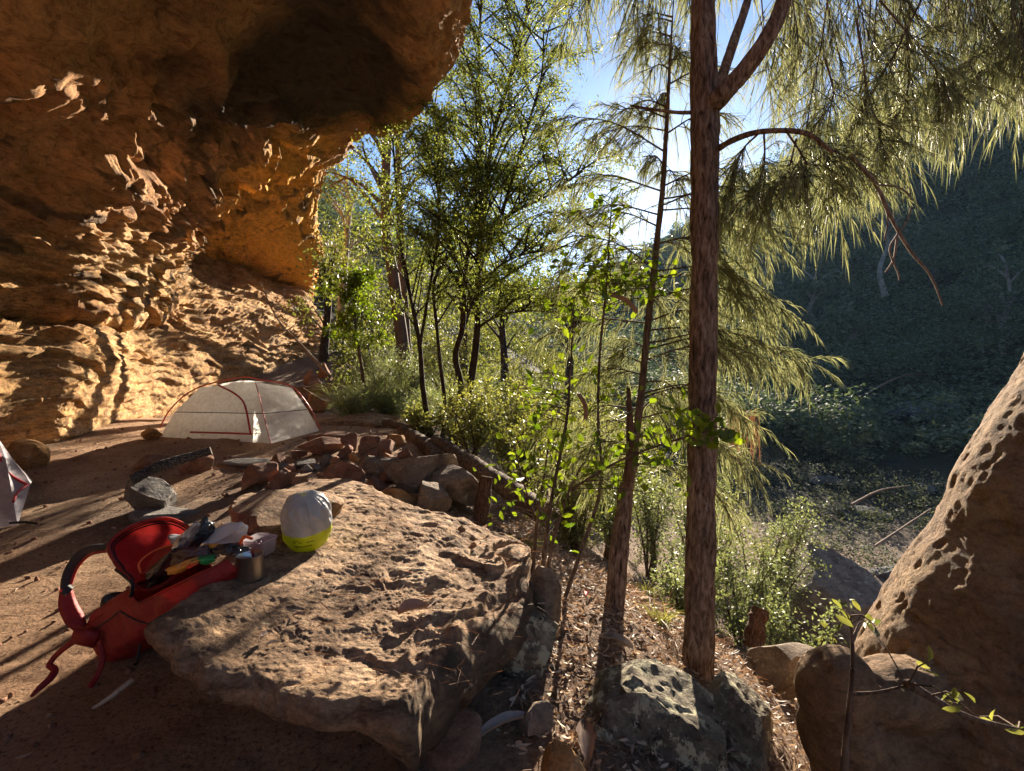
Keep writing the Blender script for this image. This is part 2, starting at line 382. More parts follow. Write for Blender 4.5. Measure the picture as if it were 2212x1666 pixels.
    # pitted, cavernous weathering, flattened along the bedding
    w1 = worley(q * np.array([1.7, 1.7, 4.2])); w2 = worley(q * np.array([4.5, 4.5, 10]), 5)
    hz = sstep(3.6, 4.2, row) * sstep(7.4, 5.6, row) + 0.07
    d = d - (sstep(.42, .08, w1) * 0.12 + sstep(.45, .1, w2) * 0.055) * hz * (0.35 + 0.65 * sstep(-.1, .25, fbm(P * .7 + 11, 3))) * sstep(7.2, 5.8, colp * (row > 4))
    d = d + ridged(q * np.array([1.6, 1.6, 3.2]), 4) * 0.06 + (ridged(q * np.array([4, 4, 11]) + 2, 3) * 0.026 + fbm(q * 11, 3) * 0.03) * (0.5 + 0.5 * sstep(2.5, 4.5, row))
    d = d * (1 - 0.6 * sstep(7.8, 9.0, row) * sstep(10.5, 9.8, row)) + sstep(7, 8.5, row) * (0.05 * ridged(q * np.array([2.2, 2.2, 3]) + 40, 4) + 0.10 * fbm(q * 1.3 + 60, 3))
    d = d * sstep(-0.1, 0.25, row)
    P = P + n0 * d[..., None]
    # black mineral stain on the roof, far-recess ochre brightened to paint in bounce glow
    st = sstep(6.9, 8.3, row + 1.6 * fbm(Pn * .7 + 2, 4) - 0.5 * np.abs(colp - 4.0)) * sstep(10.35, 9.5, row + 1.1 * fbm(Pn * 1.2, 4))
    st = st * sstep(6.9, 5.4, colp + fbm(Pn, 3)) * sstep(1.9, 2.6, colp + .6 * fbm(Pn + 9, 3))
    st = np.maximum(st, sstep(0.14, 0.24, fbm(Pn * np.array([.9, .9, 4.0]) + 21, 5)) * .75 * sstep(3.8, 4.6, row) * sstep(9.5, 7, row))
    ochre_glow = sstep(4.4, 5.4, colp + .5 * fbm(Pn, 3)) * sstep(4.2, 5.0, row) * sstep(9.2, 7.8, row + fbm(Pn * 1.1, 3))
    red = sstep(4.8, 6.4, row + fbm(Pn * .8, 3)) * (1 - ochre_glow)
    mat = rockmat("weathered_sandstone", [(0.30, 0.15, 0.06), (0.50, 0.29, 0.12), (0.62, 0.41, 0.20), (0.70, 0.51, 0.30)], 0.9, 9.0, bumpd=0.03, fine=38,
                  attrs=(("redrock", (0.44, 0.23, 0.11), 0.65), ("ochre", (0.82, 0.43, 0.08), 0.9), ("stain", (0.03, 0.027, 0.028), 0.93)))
    mb = MB().add(P, grid_faces(nR, nC))
    o = mb.build("cliff_overhang", mat, attrs={"stain": st, "ochre": ochre_glow, "redrock": red})
    tag(o, kind="structure")
cliff()
# ================================================================ rocks
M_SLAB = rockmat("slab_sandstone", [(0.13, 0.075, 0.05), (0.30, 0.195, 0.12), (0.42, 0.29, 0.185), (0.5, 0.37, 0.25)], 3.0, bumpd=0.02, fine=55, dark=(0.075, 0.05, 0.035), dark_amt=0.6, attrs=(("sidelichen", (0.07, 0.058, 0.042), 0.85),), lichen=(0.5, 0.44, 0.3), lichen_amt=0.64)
M_RED = rockmat("red_brown_rock", [(0.15, 0.075, 0.05), (0.27, 0.14, 0.09), (0.37, 0.23, 0.15)], 5.0, bumpd=0.012, fine=70)
M_OCHRE = rockmat("ochre_rock", [(0.22, 0.11, 0.045), (0.42, 0.23, 0.09), (0.5, 0.32, 0.16)], 6.0, bumpd=0.012, fine=70)
M_GREYR = rockmat("grey_lichen_rock", [(0.11, 0.085, 0.065), (0.22, 0.17, 0.125), (0.33, 0.27, 0.2)], 5.0, bumpd=0.014, fine=60, lichen=(0.42, 0.40, 0.3), lichen_amt=0.6)
M_LICH = rockmat("black_lichen_rock", [(0.06, 0.05, 0.04), (0.18, 0.155, 0.115), (0.32, 0.28, 0.2)], 6.0, bumpd=0.016, fine=60, lichen=(0.46, 0.43, 0.29), lichen_amt=0.53, dark=(0.02, 0.018, 0.016), dark_amt=0.56)
M_ASH = rockmat("ash_grey_rock", [(0.10, 0.095, 0.09), (0.2, 0.185, 0.17), (0.3, 0.28, 0.26)], 6.0, bumpd=0.012, fine=70)
M_PILLAR = rockmat("pillar_sandstone", [(0.14, 0.085, 0.05), (0.25, 0.16, 0.092), (0.36, 0.25, 0.145)], 3.0, bumpd=0.012, fine=90)
M_CREEK = rockmat("creek_rock", [(0.05, 0.05, 0.055), (0.10, 0.10, 0.11), (0.16, 0.16, 0.165)], 1.2, strata=6.0, bumpd=0.03, fine=20)
def rockshape(dims, seed, cuts=16, sub=4, nz=0.07, lo=0.38, flat=0.0):
    r = np.random.default_rng(seed); V, F = ico(sub); V = V.copy()
    for k in range(cuts):
        n = nrm(r.normal(size=3)); dd = r.uniform(lo, 0.85)
        V = V - np.maximum(0, V @ n - dd)[:, None] * n
    V = V / np.abs(V).max(0)
    off = r.uniform(-50, 50, 3)
    V = V * (1 + nz * fbm(V * 1.6 + off, 4)[:, None]) + nrm(V) * (nz * 0.5 * ridged(V * 4 + off, 3) + nz * .3 * fbm(V * 11 + off, 3))[:, None]
    return V * np.asarray(dims), F
def rock(name, c, dims, seed, mat, label, cat="rock", group=None, rot=(0, 0, 0), **kw):
    V, F = rockshape(dims, seed, **kw)
    V = V @ np.array(Euler(rot).to_matrix()).T
    o = MB().add(V, F).build(name, mat, smooth=True); o.data.set_sharp_from_angle(angle=R(22)); o.location = [float(x) for x in c]
    return tag(o, label, cat, group)
def rock_px(name, px, py, w_, h_, seed, mat, label, Y=None, group=None, tilt=0, sink=True, dep=None, cat="rock", **kw):
    if Y is None:
        q = ongr(px, py + h_ * 0.45); Y = q[1]
    a = w_ * Y / 1106 / 2 * 1.08; c = h_ * Y / 1106 / 2 * 1.12; b = dep if dep else (a * 0.55 + c * 0.45)
    p = at(px, py, Y + b * 0.7)
    if sink:
        bot = min(p[2] - c, g1(p[0], p[1]) - 0.04); top = p[2] + c; p[2] = (bot + top) / 2; c = (top - bot) / 2
    r = np.random.default_rng(seed)
    return rock(name, p, (a, b, c), seed, mat, label, cat, group, rot=(r.uniform(-.15, .15), tilt, r.uniform(-.5, .5)), **kw)

# ---- the slab
SLAB = [(345,1330,.60),(385,1372,.57),(432,1430,.54),(520,1442,.52),(620,1490,.48),(750,1532,.44),(872,1560,.40),(902,1492,.42),(957,1430,.42),(1034,1398,.38),
 (1112,1312,.36),(1135,1245,.36),(1118,1180,.36),(1010,1130,.42),(890,1095,.5),(790,1040,.55),(700,1030,.6),(600,1050,.6),(520,1070,.6),(505,1150,.6),(470,1225,.6),(400,1290,.6)]
_so = np.array([onz(*p) for p in SLAB])
_sa = _phi(((_so[:, None, :2] - _so[None, :, :2]) ** 2).sum(-1) * 4) ; _sw = np.linalg.solve(np.block([[_sa + 0.02*np.eye(len(_so)), np.ones((len(_so), 1))], [np.ones((1, len(_so))), np.zeros((1, 1))]]), np.concatenate([_so[:, 2], [0]]))
def slab_h(x, y):
    x = np.asarray(x, float); y = np.asarray(y, float)
    z = _phi(((x[..., None] - _so[:, 0]) ** 2 + (y[..., None] - _so[:, 1]) ** 2) * 4) @ _sw[:-1] + _sw[-1]
    p = np.stack([x, y, 0 * x], -1)
    ang = np.stack([x * 2.2 + y * 1.2, y * 5.2 - x * 1.6, 0 * x], -1)
    z = z + 0.05 * fbm(p * 1.3 + 4, 3) + 0.028 * ridged(ang, 4) * sstep(-1.2, -0.3, x + 0.25 * (y - 2.2) + .3 * fbm(p * 2, 2)) + 0.016 * fbm(p * 10, 5) + 0.006 * ridged(p * 23, 2)
    st = fbm(p * 1.1 + 8, 3) * 5; fr = st - np.floor(st)          # thin broken sheets
    return z + 0.05 * (fr - sstep(.8, 1, fr)) * sstep(-1.0, -0.2, x)
def sl1(x, y): return float(slab_h(np.array([x]), np.array([y]))[0])
def onslab(px, py): return _march(px, py, slab_h)
def build_slab():
    n = 520; ring = crom(np.concatenate([_so, _so[:1]]), n + 1)[:-1]
    ring[:, :2] += 0.06 * np.stack([fbm(ring * 4, 4), fbm(ring * 4 + 40, 4)], -1) * 1.6
    c = np.array([-0.62, 2.45]); S = np.linspace(0.01, 1, 170) ** 0.8
    rows = []
    for s in S:
        xy = c + (ring[:, :2] - c) * s
        z = slab_h(xy[:, 0], xy[:, 1]) - 0.02 * s ** 24
        rows.append(np.column_stack([xy, z]))
    out = nrm(ring[:, :2] - c); edge = rows[-1]
    rt = sstep(-.55, -.25, ring[:, 0]) * sstep(3.0, 2.4, ring[:, 1]); thick = 0.10 + 0.07 * fbm(ring * 1.7, 3) + 0.16 * rt
    for k, (o_, dz) in enumerate([(0.012, .15), (0.02, .35), (0.02, .6), (0.01, .85), (-0.03, 1.0), (-0.14, 1.12), (-0.35, 1.25), (-0.6, 2.2), (-0.75, 6.0)]):
        xy = edge[:, :2] + out * np.where(o_ < 0, o_ * (1 - .8 * rt), o_ * (1 + 2.5 * rt))[:, None]; z = edge[:, 2] - thick * dz
        q = np.column_stack([xy, z]); q[:, :2] += out * (0.03 * fbm(q * 6, 3) + .02 * ridged(q * np.array([3, 3, 14]), 3))[:, None] * (k < 6)
        rows.append(q)
    P = np.stack(rows)
    mb = MB().add(P, grid_faces(len(P), n, True))
    mb.add(np.concatenate([P[0], [[c[0], c[1], sl1(*c)]]]), np.stack([(np.arange(n) + 1) % n, np.arange(n), np.full(n, n)], 1))
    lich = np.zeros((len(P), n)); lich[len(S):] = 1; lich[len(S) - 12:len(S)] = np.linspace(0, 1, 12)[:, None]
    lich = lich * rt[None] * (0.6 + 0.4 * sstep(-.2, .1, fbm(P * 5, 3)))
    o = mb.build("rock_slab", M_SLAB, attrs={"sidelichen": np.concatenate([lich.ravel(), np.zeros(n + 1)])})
    tag(o, "big flat overhanging sandstone slab with red backpack lying against it", "rock slab")
build_slab()
rock_px("stone_block", 620, 1104, 225, 92, 11, M_SLAB, "squared sandstone block behind the plastic food tub", Y=2.95, sink=False, dep=0.45, cuts=7, lo=.7)
rock_px("boulder", 1128, 1398, 178, 140, 12, M_LICH, "black lichen-blotched boulder tucked under right edge of slab", Y=2.4, cuts=9, lo=.6, cat="boulder")
rock_px("boulder", 968, 1595, 175, 100, 14, M_RED, "rounded reddish rock half buried below the slab corner", Y=1.9, cuts=6, lo=.7, cat="boulder")
rock_px("boulder", 1180, 1265, 90, 130, 15, M_GREYR, "knobbly pale lichen rock between slab and sapling stems", Y=2.7, cat="boulder")
rock_px("stone", 585, 1480, 60, 50, 16, M_RED, "small brown stone in the dark gap under slab")
rock_px("stone", 500, 1400, 110, 40, 17, M_SLAB, "flat sunlit stone on sand below backpack")
rock_px("boulder", 1410, 1590, 350, 270, 18, M_LICH, "large lichen-speckled grey boulder below the thick she-oak trunk", Y=2.0, cuts=7, lo=.74, nz=.16, sub=5, cat="boulder")
rock_px("boulder", 1570, 1590, 190, 230, 19, M_LICH, "narrow dark boulder leaning beside the larger lichen-speckled boulder", Y=2.25, cuts=7, lo=.7, nz=.14, sub=5, cat="boulder", tilt=.35)
rock_px("stone", 1690, 1425, 200, 78, 20, M_GREYR, "long flat boulder on litter slope beside the honeycombed pillar", Y=3.3, cat="rock")
rock_px("stone", 1150, 1560, 90, 70, 21, M_GREYR, "pale angular stone in leaf litter below slab")
rock_px("stone", 1215, 1640, 120, 60, 22, M_OCHRE, "orange stone at the foot of lichen-speckled boulder", Y=1.72)
rock_px("stone", 1375, 1325, 130, 70, 23, M_SLAB, "flat dusty rock on the slope between the two she-oak trunks", Y=3.6)
rock_px("rock_ledge", 1770, 1245, 270, 130, 24, M_GREYR, "large dark rock ledge under sunlit shrubs on the slope", Y=7.5, cuts=8, lo=.6, cat="rock ledge")
rock_px("boulder", 2008, 893, 160, 52, 25, M_CREEK, "long dark boulder lying on the shaded creek flat", Y=38, cuts=7, lo=.65, cat="boulder", sink=False)
# ---- campfire ring and heap: (px, py, w, h, material, label tail)
RING = [(698,961,90,46,M_RED,"broad flat-topped brown rock beside the pale tent's corner",0),(705,942,92,26,M_RED,"long low rock behind the fire ring's broad flat-topped rock",0),
 (755,958,34,42,M_RED,"leaning brown rock at top of fire ring heap",.5),(789,965,34,38,M_RED,"upright wedge-shaped rock standing in fire ring heap",0),
 (812,952,25,26,M_RED,"small reddish square rock behind the upright wedge rock",0),(833,969,42,32,M_RED,"tilted reddish slab rock on heap beside fallen log",-.4),
 (859,952,44,26,M_OCHRE,"ochre rock at the back of heap touching the fallen log",.2),(817,1006,88,46,M_GREYR,"big sunlit rounded rock on top of fire ring heap",.1),
 (771,1017,26,52,M_RED,"narrow slanting rock propped against the big rounded heap rock",-.5),(742,1033,76,60,M_RED,"tall triangular flat-faced rock behind the stuff sack",.15),
 (811,1054,44,32,M_RED,"brown angular rock wedged below the big rounded heap rock",.4),(859,1083,78,50,M_OCHRE,"bright orange weathered rock with pitted top beside slab",.1),
 (934,1083,64,76,M_GREYR,"grey lichened boulder leaning beside the bright orange rock",-.3),(886,1113,44,40,M_OCHRE,"tan block under the bright orange pitted rock",.2),
 (963,1150,50,38,M_RED,"red-faced wedge stone at slab's back edge",-.2),(559,1029,64,48,M_RED,"brown rock with sunlit edge in front of ash bed",.1),
 (615,1030,50,44,M_RED,"domed brown rock next to the sunlit-edged rock",0),(663,1041,68,24,M_SLAB,"low flat rock between domed rock and stuff sack",0),
 (599,997,34,32,M_RED,"dark upright rock at left side of fire ring",.3),(641,979,36,17,M_RED,"small rusty rock on the tent side of fire ring",0),
 (656,1002,46,22,M_ASH,"sooty flat rock inside the fire ring",.1),(705,995,30,24,M_ASH,"sooty lumpy rock inside the fire ring beside flat one",.2),
 (722,1001,28,22,M_RED,"brown chip rock leaning inside the fire ring",-.5),(658,1019,32,26,M_ASH,"blue-grey pointed rock inside fire ring",.1),
 (747,978,28,28,M_RED,"small brown rock under the leaning heap rock",0),(765,988,22,20,M_OCHRE,"little tan cube-shaped rock in the heap",0),
 (720,1012,22,16,M_OCHRE,"small pale sunlit rock in the ash bed",.3),(802,981,32,17,M_RED,"thin reddish rock under the tilted reddish slab rock",-.3),
 (846,995,36,20,M_RED,"brown sloping rock behind the big rounded heap rock",.3),(612,1008,20,14,M_ASH,"small grey stone at the edge of ash bed",0),
 (685,1010,18,13,M_ASH,"small charred stone in the middle of ash bed",0),(735,985,20,15,M_RED,"fist-sized brown stone between heap rocks",0)]
for k, (x, y, a, b, m, lb, ti) in enumerate(RING):
    a, b = a * 1.15, b * 1.15
    rock_px("fire_ring_rock", x, y, a, b, 100 + k, m, lb, group="rocks heaped around the fire ring", tilt=ti, sub=3 if a < 40 else 4, cuts=18, lo=.34)
for k, (x, y, a, b, lb) in enumerate([(840,1030,46,34,"brown stone half under the big sunlit rounded rock"),(780,1048,40,30,"reddish stone at the foot of the triangular flat-faced rock"),(700,1030,34,22,"flat brown stone between the triangular rock and ash bed"),(630,1012,30,20,"dark cracked stone by the domed brown rock"),(880,985,40,28,"tan stone at the heap's edge beside fallen log"),(905,1075,36,26,"small tan stone between the orange and grey lichened rocks"),(820,1085,34,22,"brown shard below the angular wedged rock"),(590,1050,40,20,"low brown stone in front of the sunlit-edged rock")]):
    rock_px("fire_ring_rock", x, y, a, b, 240 + k, [M_RED, M_OCHRE][k % 3 == 2], lb, group="rocks heaped around the fire ring", tilt=.3 * (-1) ** k, sub=4, cuts=18, lo=.34)
rock_px("boulder", 905, 1025, 165, 120, 150, M_GREYR, "wide earthy boulder between fire ring heap and fallen log", cat="boulder", cuts=20, lo=.4)
rock_px("boulder", 985, 1062, 150, 105, 151, M_GREYR, "mossy boulder lying along the fallen log", cat="boulder", cuts=20, lo=.4)
rock_px("stone", 552, 1000, 150, 16, 152, M_ASH, "thin flat stone lying in front of the tent", cuts=6, lo=.7)
rock_px("stone", 432, 1003, 74, 48, 153, M_RED, "rough rock propping the upper end of charred plank")
rock_px("stone", 326, 1004, 76, 38, 154, M_RED, "reddish stone behind the charred plank")
rock_px("boulder", 52, 988, 82, 72, 155, M_OCHRE, "squat tan boulder at foot of the cave wall", cuts=7, lo=.65, cat="boulder")
rock_px("stone", 326, 939, 40, 26, 156, M_OCHRE, "orange stone at the pale tent's corner")
rock_px("stone", 328, 1072, 115, 92, 166, M_ASH, "weathered ash-grey boulder beside open backpack lid", cuts=18, lo=.4, dep=.2, cat="boulder")
rock_px("stone", 350, 1118, 140, 36, 158, M_ASH, "low grey ledge stone at foot of ash-grey boulder", cuts=16, lo=.4)
for k, (x, y, a, b, yy) in enumerate([(690, 830, 60, 22, 12.5), (655, 845, 50, 20, 11.5), (715, 845, 60, 26, 11.5), (700, 800, 40, 26, 13.5), (672, 800, 30, 18, 13), (690, 870, 50, 40, 10.5), (640, 860, 40, 16, 11)]):
    rock_px("rubble_rock", x, y, a, b, 170 + k, M_RED, ["flat rubble rock under the dead sapling's foot", "low rubble rock touching the tent's rear pole", "rounded rubble rock beside the dark wedged log", "small rubble rock tucked right under the cliff nose", "pebble-sized rubble rock at the cliff nose's shadow", "largest rubble rock, standing beside the tent's guy line", "thin rubble rock just behind the tent roof"][k], Y=yy, group="rubble behind the tent", sub=3)
rock_px("rock_shelf", 790, 915, 220, 50, 180, M_SLAB, "low sunlit rock shelf behind the tent's right side", Y=8.6, cuts=7, lo=.65, cat="rock shelf")
for k, (x, y, a, b, yy) in enumerate([(1760, 1190, 60, 20, 9), (1860, 1110, 120, 30, 13), (1930, 1240, 130, 40, 10), (1830, 1330, 110, 40, 7), (1960, 1330, 90, 30, 8), (1690, 1330, 60, 30, 6), (1850, 1400, 60, 26, 5), (2060, 1150, 90, 50, 13), (1990, 1060, 90, 20, 19), (1780, 1040, 70, 22, 17), (2080, 1020, 70, 24, 22), (1640, 1380, 40, 22, 4.8)]):
    rock_px("gully_rock", x, y, a, b, 200 + k, M_CREEK, ["small grey rock beside the dark rock ledge", "long grey rock above the fallen gully branch", "wide grey rock lying below the fallen gully branch", "grey rock at the lower end of the dark rock ledge", "grey rock against the pillar's shaded side", "small grey rock beneath the silvery shrubs", "grey rock just above the pillar's knob", "tall grey rock half hidden by the pillar", "thin grey rock out on the creek flat", "grey rock in scrub behind the silvery shrub", "distant grey rock on creek flat near the pillar edge", "fist-sized grey rock beside the jagged dead stump"][k], group="rocks scattered down the gully", sub=3)

# ---- honeycombed pillar on the right: ellipsoids fused by a voxel remesh, then weathered
def fused(name, ells, vox, dispf, mat, iters=10, base=None):
    mb = base or MB(); V, F = ico(3)
    for c, r, rot in ells:
        mb.add((V * np.asarray(r)) @ np.array(Euler(rot).to_matrix()).T + np.asarray(c), F)
    o = mb.build(name + "_raw", None)
    md = o.modifiers.new("r", 'REMESH'); md.mode = 'VOXEL'; md.voxel_size = vox
    sm = o.modifiers.new("s", 'SMOOTH'); sm.factor = 0.5; sm.iterations = iters
    me = bpy.data.meshes.new_from_object(o.evaluated_get(bpy.context.evaluated_depsgraph_get()))
    bpy.data.objects.remove(o)
    n = len(me.vertices); co = np.empty(n * 3, np.float32); me.vertices.foreach_get("co", co); co = co.reshape(-1, 3).astype(float)
    no = np.empty(n * 3, np.float32); me.vertices.foreach_get("normal", no); no = no.reshape(-1, 3)
    co = co + no * dispf(co)[:, None]; me.vertices.foreach_set("co", co.astype(np.float32).ravel()); me.update()
    me.polygons.foreach_set("use_smooth", np.ones(len(me.polygons), bool)); me.name = name; me.materials.append(mat)
    return link(name, me)
def honey(p):
    q = p + .05 * np.stack([fbm(p * 5, 2), fbm(p * 5 + 9, 2), fbm(p * 5 + 20, 2)], -1)
    a = sstep(.40, .12, worley(q * np.array([11, 11, 8]), 2)); b = sstep(.42, .1, worley(q * np.array([24, 24, 18]), 9))
    z = sstep(-.15, .2, fbm(p * 1.9 + 3, 3))
    return -0.022 * a * z - 0.011 * b * (1 - .4 * z) + 0.05 * fbm(p * 2.4, 4) + 0.016 * ridged(p * np.array([6, 6, 3]), 3) * (.4 + .6 * (1 - z))
PIL = [((1.37, 2.1, .19), (.145, .17, .17), (0, .2, 0)), ((1.40, 2.1, .02), (.15, .18, .24), (0, -.15, 0)), ((1.55, 2.12, .17), (.2, .16, .10), (0, .1, 0)), ((1.7, 2.15, .15), (.2, .18, .13), (0, 0, 0)), ((1.56, 2.12, -.28), (.22, .2, .35), (0, -.2, 0)), ((1.85, 2.2, -.5), (.4, .35, .5), (0, 0, 0)), ((1.78, 2.15, -.1), (.2, .15, .25), (0, 0, 0))]
_pp = smooth_path([(2.2, 2.3, -1.2), (2.33, 2.3, -.3), (2.46, 2.3, .1), (2.66, 2.3, .47), (2.8, 2.32, .85), (3.0, 2.34, 1.2), (3.34, 2.4, 1.6), (3.95, 2.5, 2.1), (4.6, 2.6, 2.6)], 60)
_mb = MB(); capped(_mb, _pp, np.linspace(.66, .58, 60) + .03 * np.sin(np.linspace(0, 9, 60)), 64)
o = fused("rock_pillar", PIL, 0.016, honey, M_PILLAR, base=_mb)
tag(o, "honeycombed brown sandstone pillar with rounded knob at its foot", "rock pillar")
# ================================================================ wood on the ground
M_LOG = barkmat("grey_log_bark", (0.035, 0.022, 0.015), (0.13, 0.09, 0.062), (0.3, 0.23, 0.17), 4, 0.012, (9, 9, 9))
M_CHAR = barkmat("charred_wood", (0.012, 0.011, 0.011), (0.05, 0.045, 0.042), (0.34, 0.31, 0.28), 6, 0.008, (5, 18, 18))
M_DEAD = barkmat("dead_twig", (0.10, 0.065, 0.045), (0.24, 0.17, 0.12), (0.4, 0.31, 0.24), 5, 0.003)
M_STUMP = barkmat("rotten_stump", (0.03, 0.016, 0.01), (0.11, 0.06, 0.038), (0.25, 0.16, 0.11), 5, 0.012)
M_PALEWOOD = barkmat("bleached_wood", (0.3, 0.22, 0.15), (0.5, 0.4, 0.29), (0.62, 0.52, 0.4), 6, 0.003)
def logdisp(a, s=3.0): return lambda V: a * fbm(V * s, 4) + a * .5 * ridged(V * s * 3, 2)
def log(name, pts, r0, r1, mat, label, cat="log", sides=20, n=50, a=0.03, group=None):
    mb = MB(); pth = smooth_path(pts, n); capped(mb, pth, np.linspace(r0, r1, n), sides, logdisp(a))
    return tag(mb.build(name, mat), label, cat, group)
def gp(px, py, up=0.0):
    q = ongr(px, py); q[2] += up; return q
log("fallen_log", [at(1172, 1108, 4.3), at(1090, 1050, 4.9), at(1010, 997, 5.6), at(940, 955, 6.3)], .095, .085, M_LOG, "long fallen log running down the slope from the fire ring heap", a=.02)
log("fallen_log", [at(942, 985, 5.9), at(910, 955, 6.6), at(870, 930, 7.2)], .085, .075, M_LOG, "short thick mottled log behind the ochre heap rock", a=.03)
log("fallen_log", [at(830, 912, 8), at(900, 925, 7.6), at(960, 905, 8)], .05, .04, M_LOG, "thin dark log lying under the multi-stemmed trees", a=.02)
log("stump_post", [at(1036, 1138, 4.25), at(1042, 1090, 4.3), at(1052, 1030, 4.35)], .065, .05, M_STUMP, "short rotten upright stump in front of the long fallen log", cat="stump", a=.025)
log("charred_plank", [at(285, 1036, 4.6), at(340, 1010, 4.75), at(400, 990, 4.9), at(456, 973, 5.0)], .045, .035, M_CHAR, "charred split plank propped across two rocks", cat="plank", a=.022)
log("stick", [at(200, 1531, 1.98) + (0, 0, .0), at(240, 1505, 2.02), at(285, 1470, 2.1)], .004, .012, M_PALEWOOD, "bleached split stick on shaded sand in front of backpack", cat="stick", sides=8, n=16, a=.004)
log("fallen_log", [at(640, 840, 11.5), at(690, 843, 11.3), at(730, 838, 11)], .07, .06, M_LOG, "dark log wedged in the rubble behind tent", a=.02)
log("dead_stump", [at(1628, 1400, 4.3), at(1633, 1360, 4.35), at(1645, 1315, 4.4)], .06, .05, M_STUMP, "jagged dead stump on slope right of the thick she-oak", cat="stump", a=.05)
for k, P_ in enumerate([[(1700, 1180, 9), (1790, 1215, 8.6), (1860, 1262, 8.2)], [(1840, 1090, 13), (1900, 1060, 14), (1960, 1050, 15)], [(1880, 845, 40), (1950, 812, 42), (2010, 808, 42)], [(1890, 1180, 11), (1950, 1140, 12), (2010, 1100, 13)]]):
    log("gully_branch", [at(*q) for q in P_], .02 * P_[0][2] / 9, .012 * P_[0][2] / 9, M_DEAD, ["sunlit bare branch lying over the dark rock ledge", "bare branch on the shaded gully floor", "long pale branch on the creek flat near the long dark boulder", "bare branch leaning in the gully by the pillar"][k], cat="branch", sides=8, a=.01, group="fallen branches in the gully")
# dead leaning sapling by the end of the cliff
def dead_sapling():
    e = empty("dead_sapling", at(712, 812, 10.6), "bare dead sapling leaning against the end of the cliff", "sapling")
    inv = np.array(e.location)
    mb = MB(); P0 = smooth_path([at(712, 812, 10.6), at(650, 745, 10.8), at(600, 690, 11), at(562, 610, 11)], 20); mb.add(*tube(P0 - inv, np.linspace(.035, .008, 20), 6))
    mb.build("trunk", M_DEAD, e); tw = MB(); r = np.random.default_rng(5)
    for k in range(26):
        b = P0[r.integers(8, 19)]; d = np.array([r.uniform(-.2, .9), r.uniform(-.4, .3), r.uniform(-.1, .8)]) * r.uniform(.3, .8)
        m = b + d * .5 + r.normal(size=3) * .08
        tw.add(*tube(smooth_path([b, m, b + d + r.normal(size=3) * .1], 7) - inv, np.linspace(.009, .003, 7), 4))
    tw.build("twigs", M_DEAD, e)
dead_sapling()

# ================================================================ fabric and hard materials
def fabric(name, c, trans=0.25, rough=0.75, wr=18, ws=0.35, wd=0.006, weave=True):
    m, t, p, o = newmat(name); co = coords(t)
    n = noisetex(t, co, wr, 5, 0.55, 0.8)
    k = ramp(t, n, [(0.3, tuple(x * .82 for x in c)), (0.7, tuple(min(1, x * 1.12) for x in c))])
    t.links.new(k, p.inputs["Base Color"]); p.inputs["Roughness"].default_value = rough
    bump(t, p, n, ws, wd)
    tr = N(t, "ShaderNodeBsdfTranslucent"); t.links.new(k, tr.inputs[0])
    ms = N(t, "ShaderNodeMixShader"); ms.inputs[0].default_value = trans
    t.links.new(p.outputs[0], ms.inputs[1]); t.links.new(tr.outputs[0], ms.inputs[2]); t.links.new(ms.outputs[0], o.inputs[0]); return m
M_TENT = fabric("pale_grey_ripstop", (0.92, 0.90, 0.85), 0.75, 0.5)
M_TENT2 = fabric("mauve_grey_ripstop", (0.40, 0.36, 0.38), 0.2, 0.55)
M_REDTRIM = plain("red_trim_tape", (0.42, 0.02, 0.025), 0.6)
M_POLE = plain("orange_red_tent_pole", (0.6, 0.06, 0.025), 0.3, spec=.6)
M_BLACK = plain("black_webbing", (0.012, 0.012, 0.013), 0.6)
M_BLACKFAB = fabric("black_mesh_fabric", (0.03, 0.03, 0.033), 0.05)
M_RED_F = fabric("red_nylon", (0.34, 0.022, 0.02), 0.2, 0.65, 26, 0.7, 0.012)
M_RED_IN = fabric("red_nylon_lining", (0.46, 0.05, 0.035), 0.4, 0.6, 30, 0.5, 0.006)
M_ORANGE = plain("orange_cord", (0.75, 0.13, 0.03), 0.6)
M_SACKGREY = fabric("grey_silnylon", (0.42, 0.42, 0.45), 0.2, 0.45, 12, 0.4, 0.01)
M_LIME = fabric("lime_silnylon", (0.55, 0.62, 0.015), 0.25, 0.45, 12, 0.3, 0.006)
M_INK = plain("dark_print", (0.02, 0.025, 0.01), 0.7)
M_STEEL = plain("brushed_steel", (0.55, 0.53, 0.5), 0.3, 1.0, var=.06)
M_TEA = plain("orange_drink", (0.45, 0.14, 0.03), 0.15)
M_BERRY = plain("dark_red_berries", (0.10, 0.012, 0.02), 0.35)
M_WHITE = plain("white_wrap", (0.78, 0.76, 0.73), 0.5, trans=.3, var=.08)
M_BINBAG = plain("glossy_black_plastic", (0.02, 0.02, 0.022), 0.18, spec=.8, bumpn=(24, .8, .02))
M_BAGGLINT = plain("painted_bag_highlight", (0.5, 0.5, 0.52), 0.2, .7, bumpn=(22, .8, .02))  # silver colour standing in for the highlight on the black bag
M_BROWNBAG = plain("dark_snack_packet", (0.07, 0.03, 0.028), 0.3, spec=.7, bumpn=(26, .7, .015))
M_AMBER = plain("amber_wrapper", (0.6, 0.25, 0.03), 0.35, bumpn=(30, .5, .01))
M_GREEN = plain("green_wrapper", (0.015, 0.28, 0.08), 0.35, bumpn=(30, .5, .01))
M_MINT = plain("pale_green_bottle", (0.36, 0.46, 0.36), 0.35)
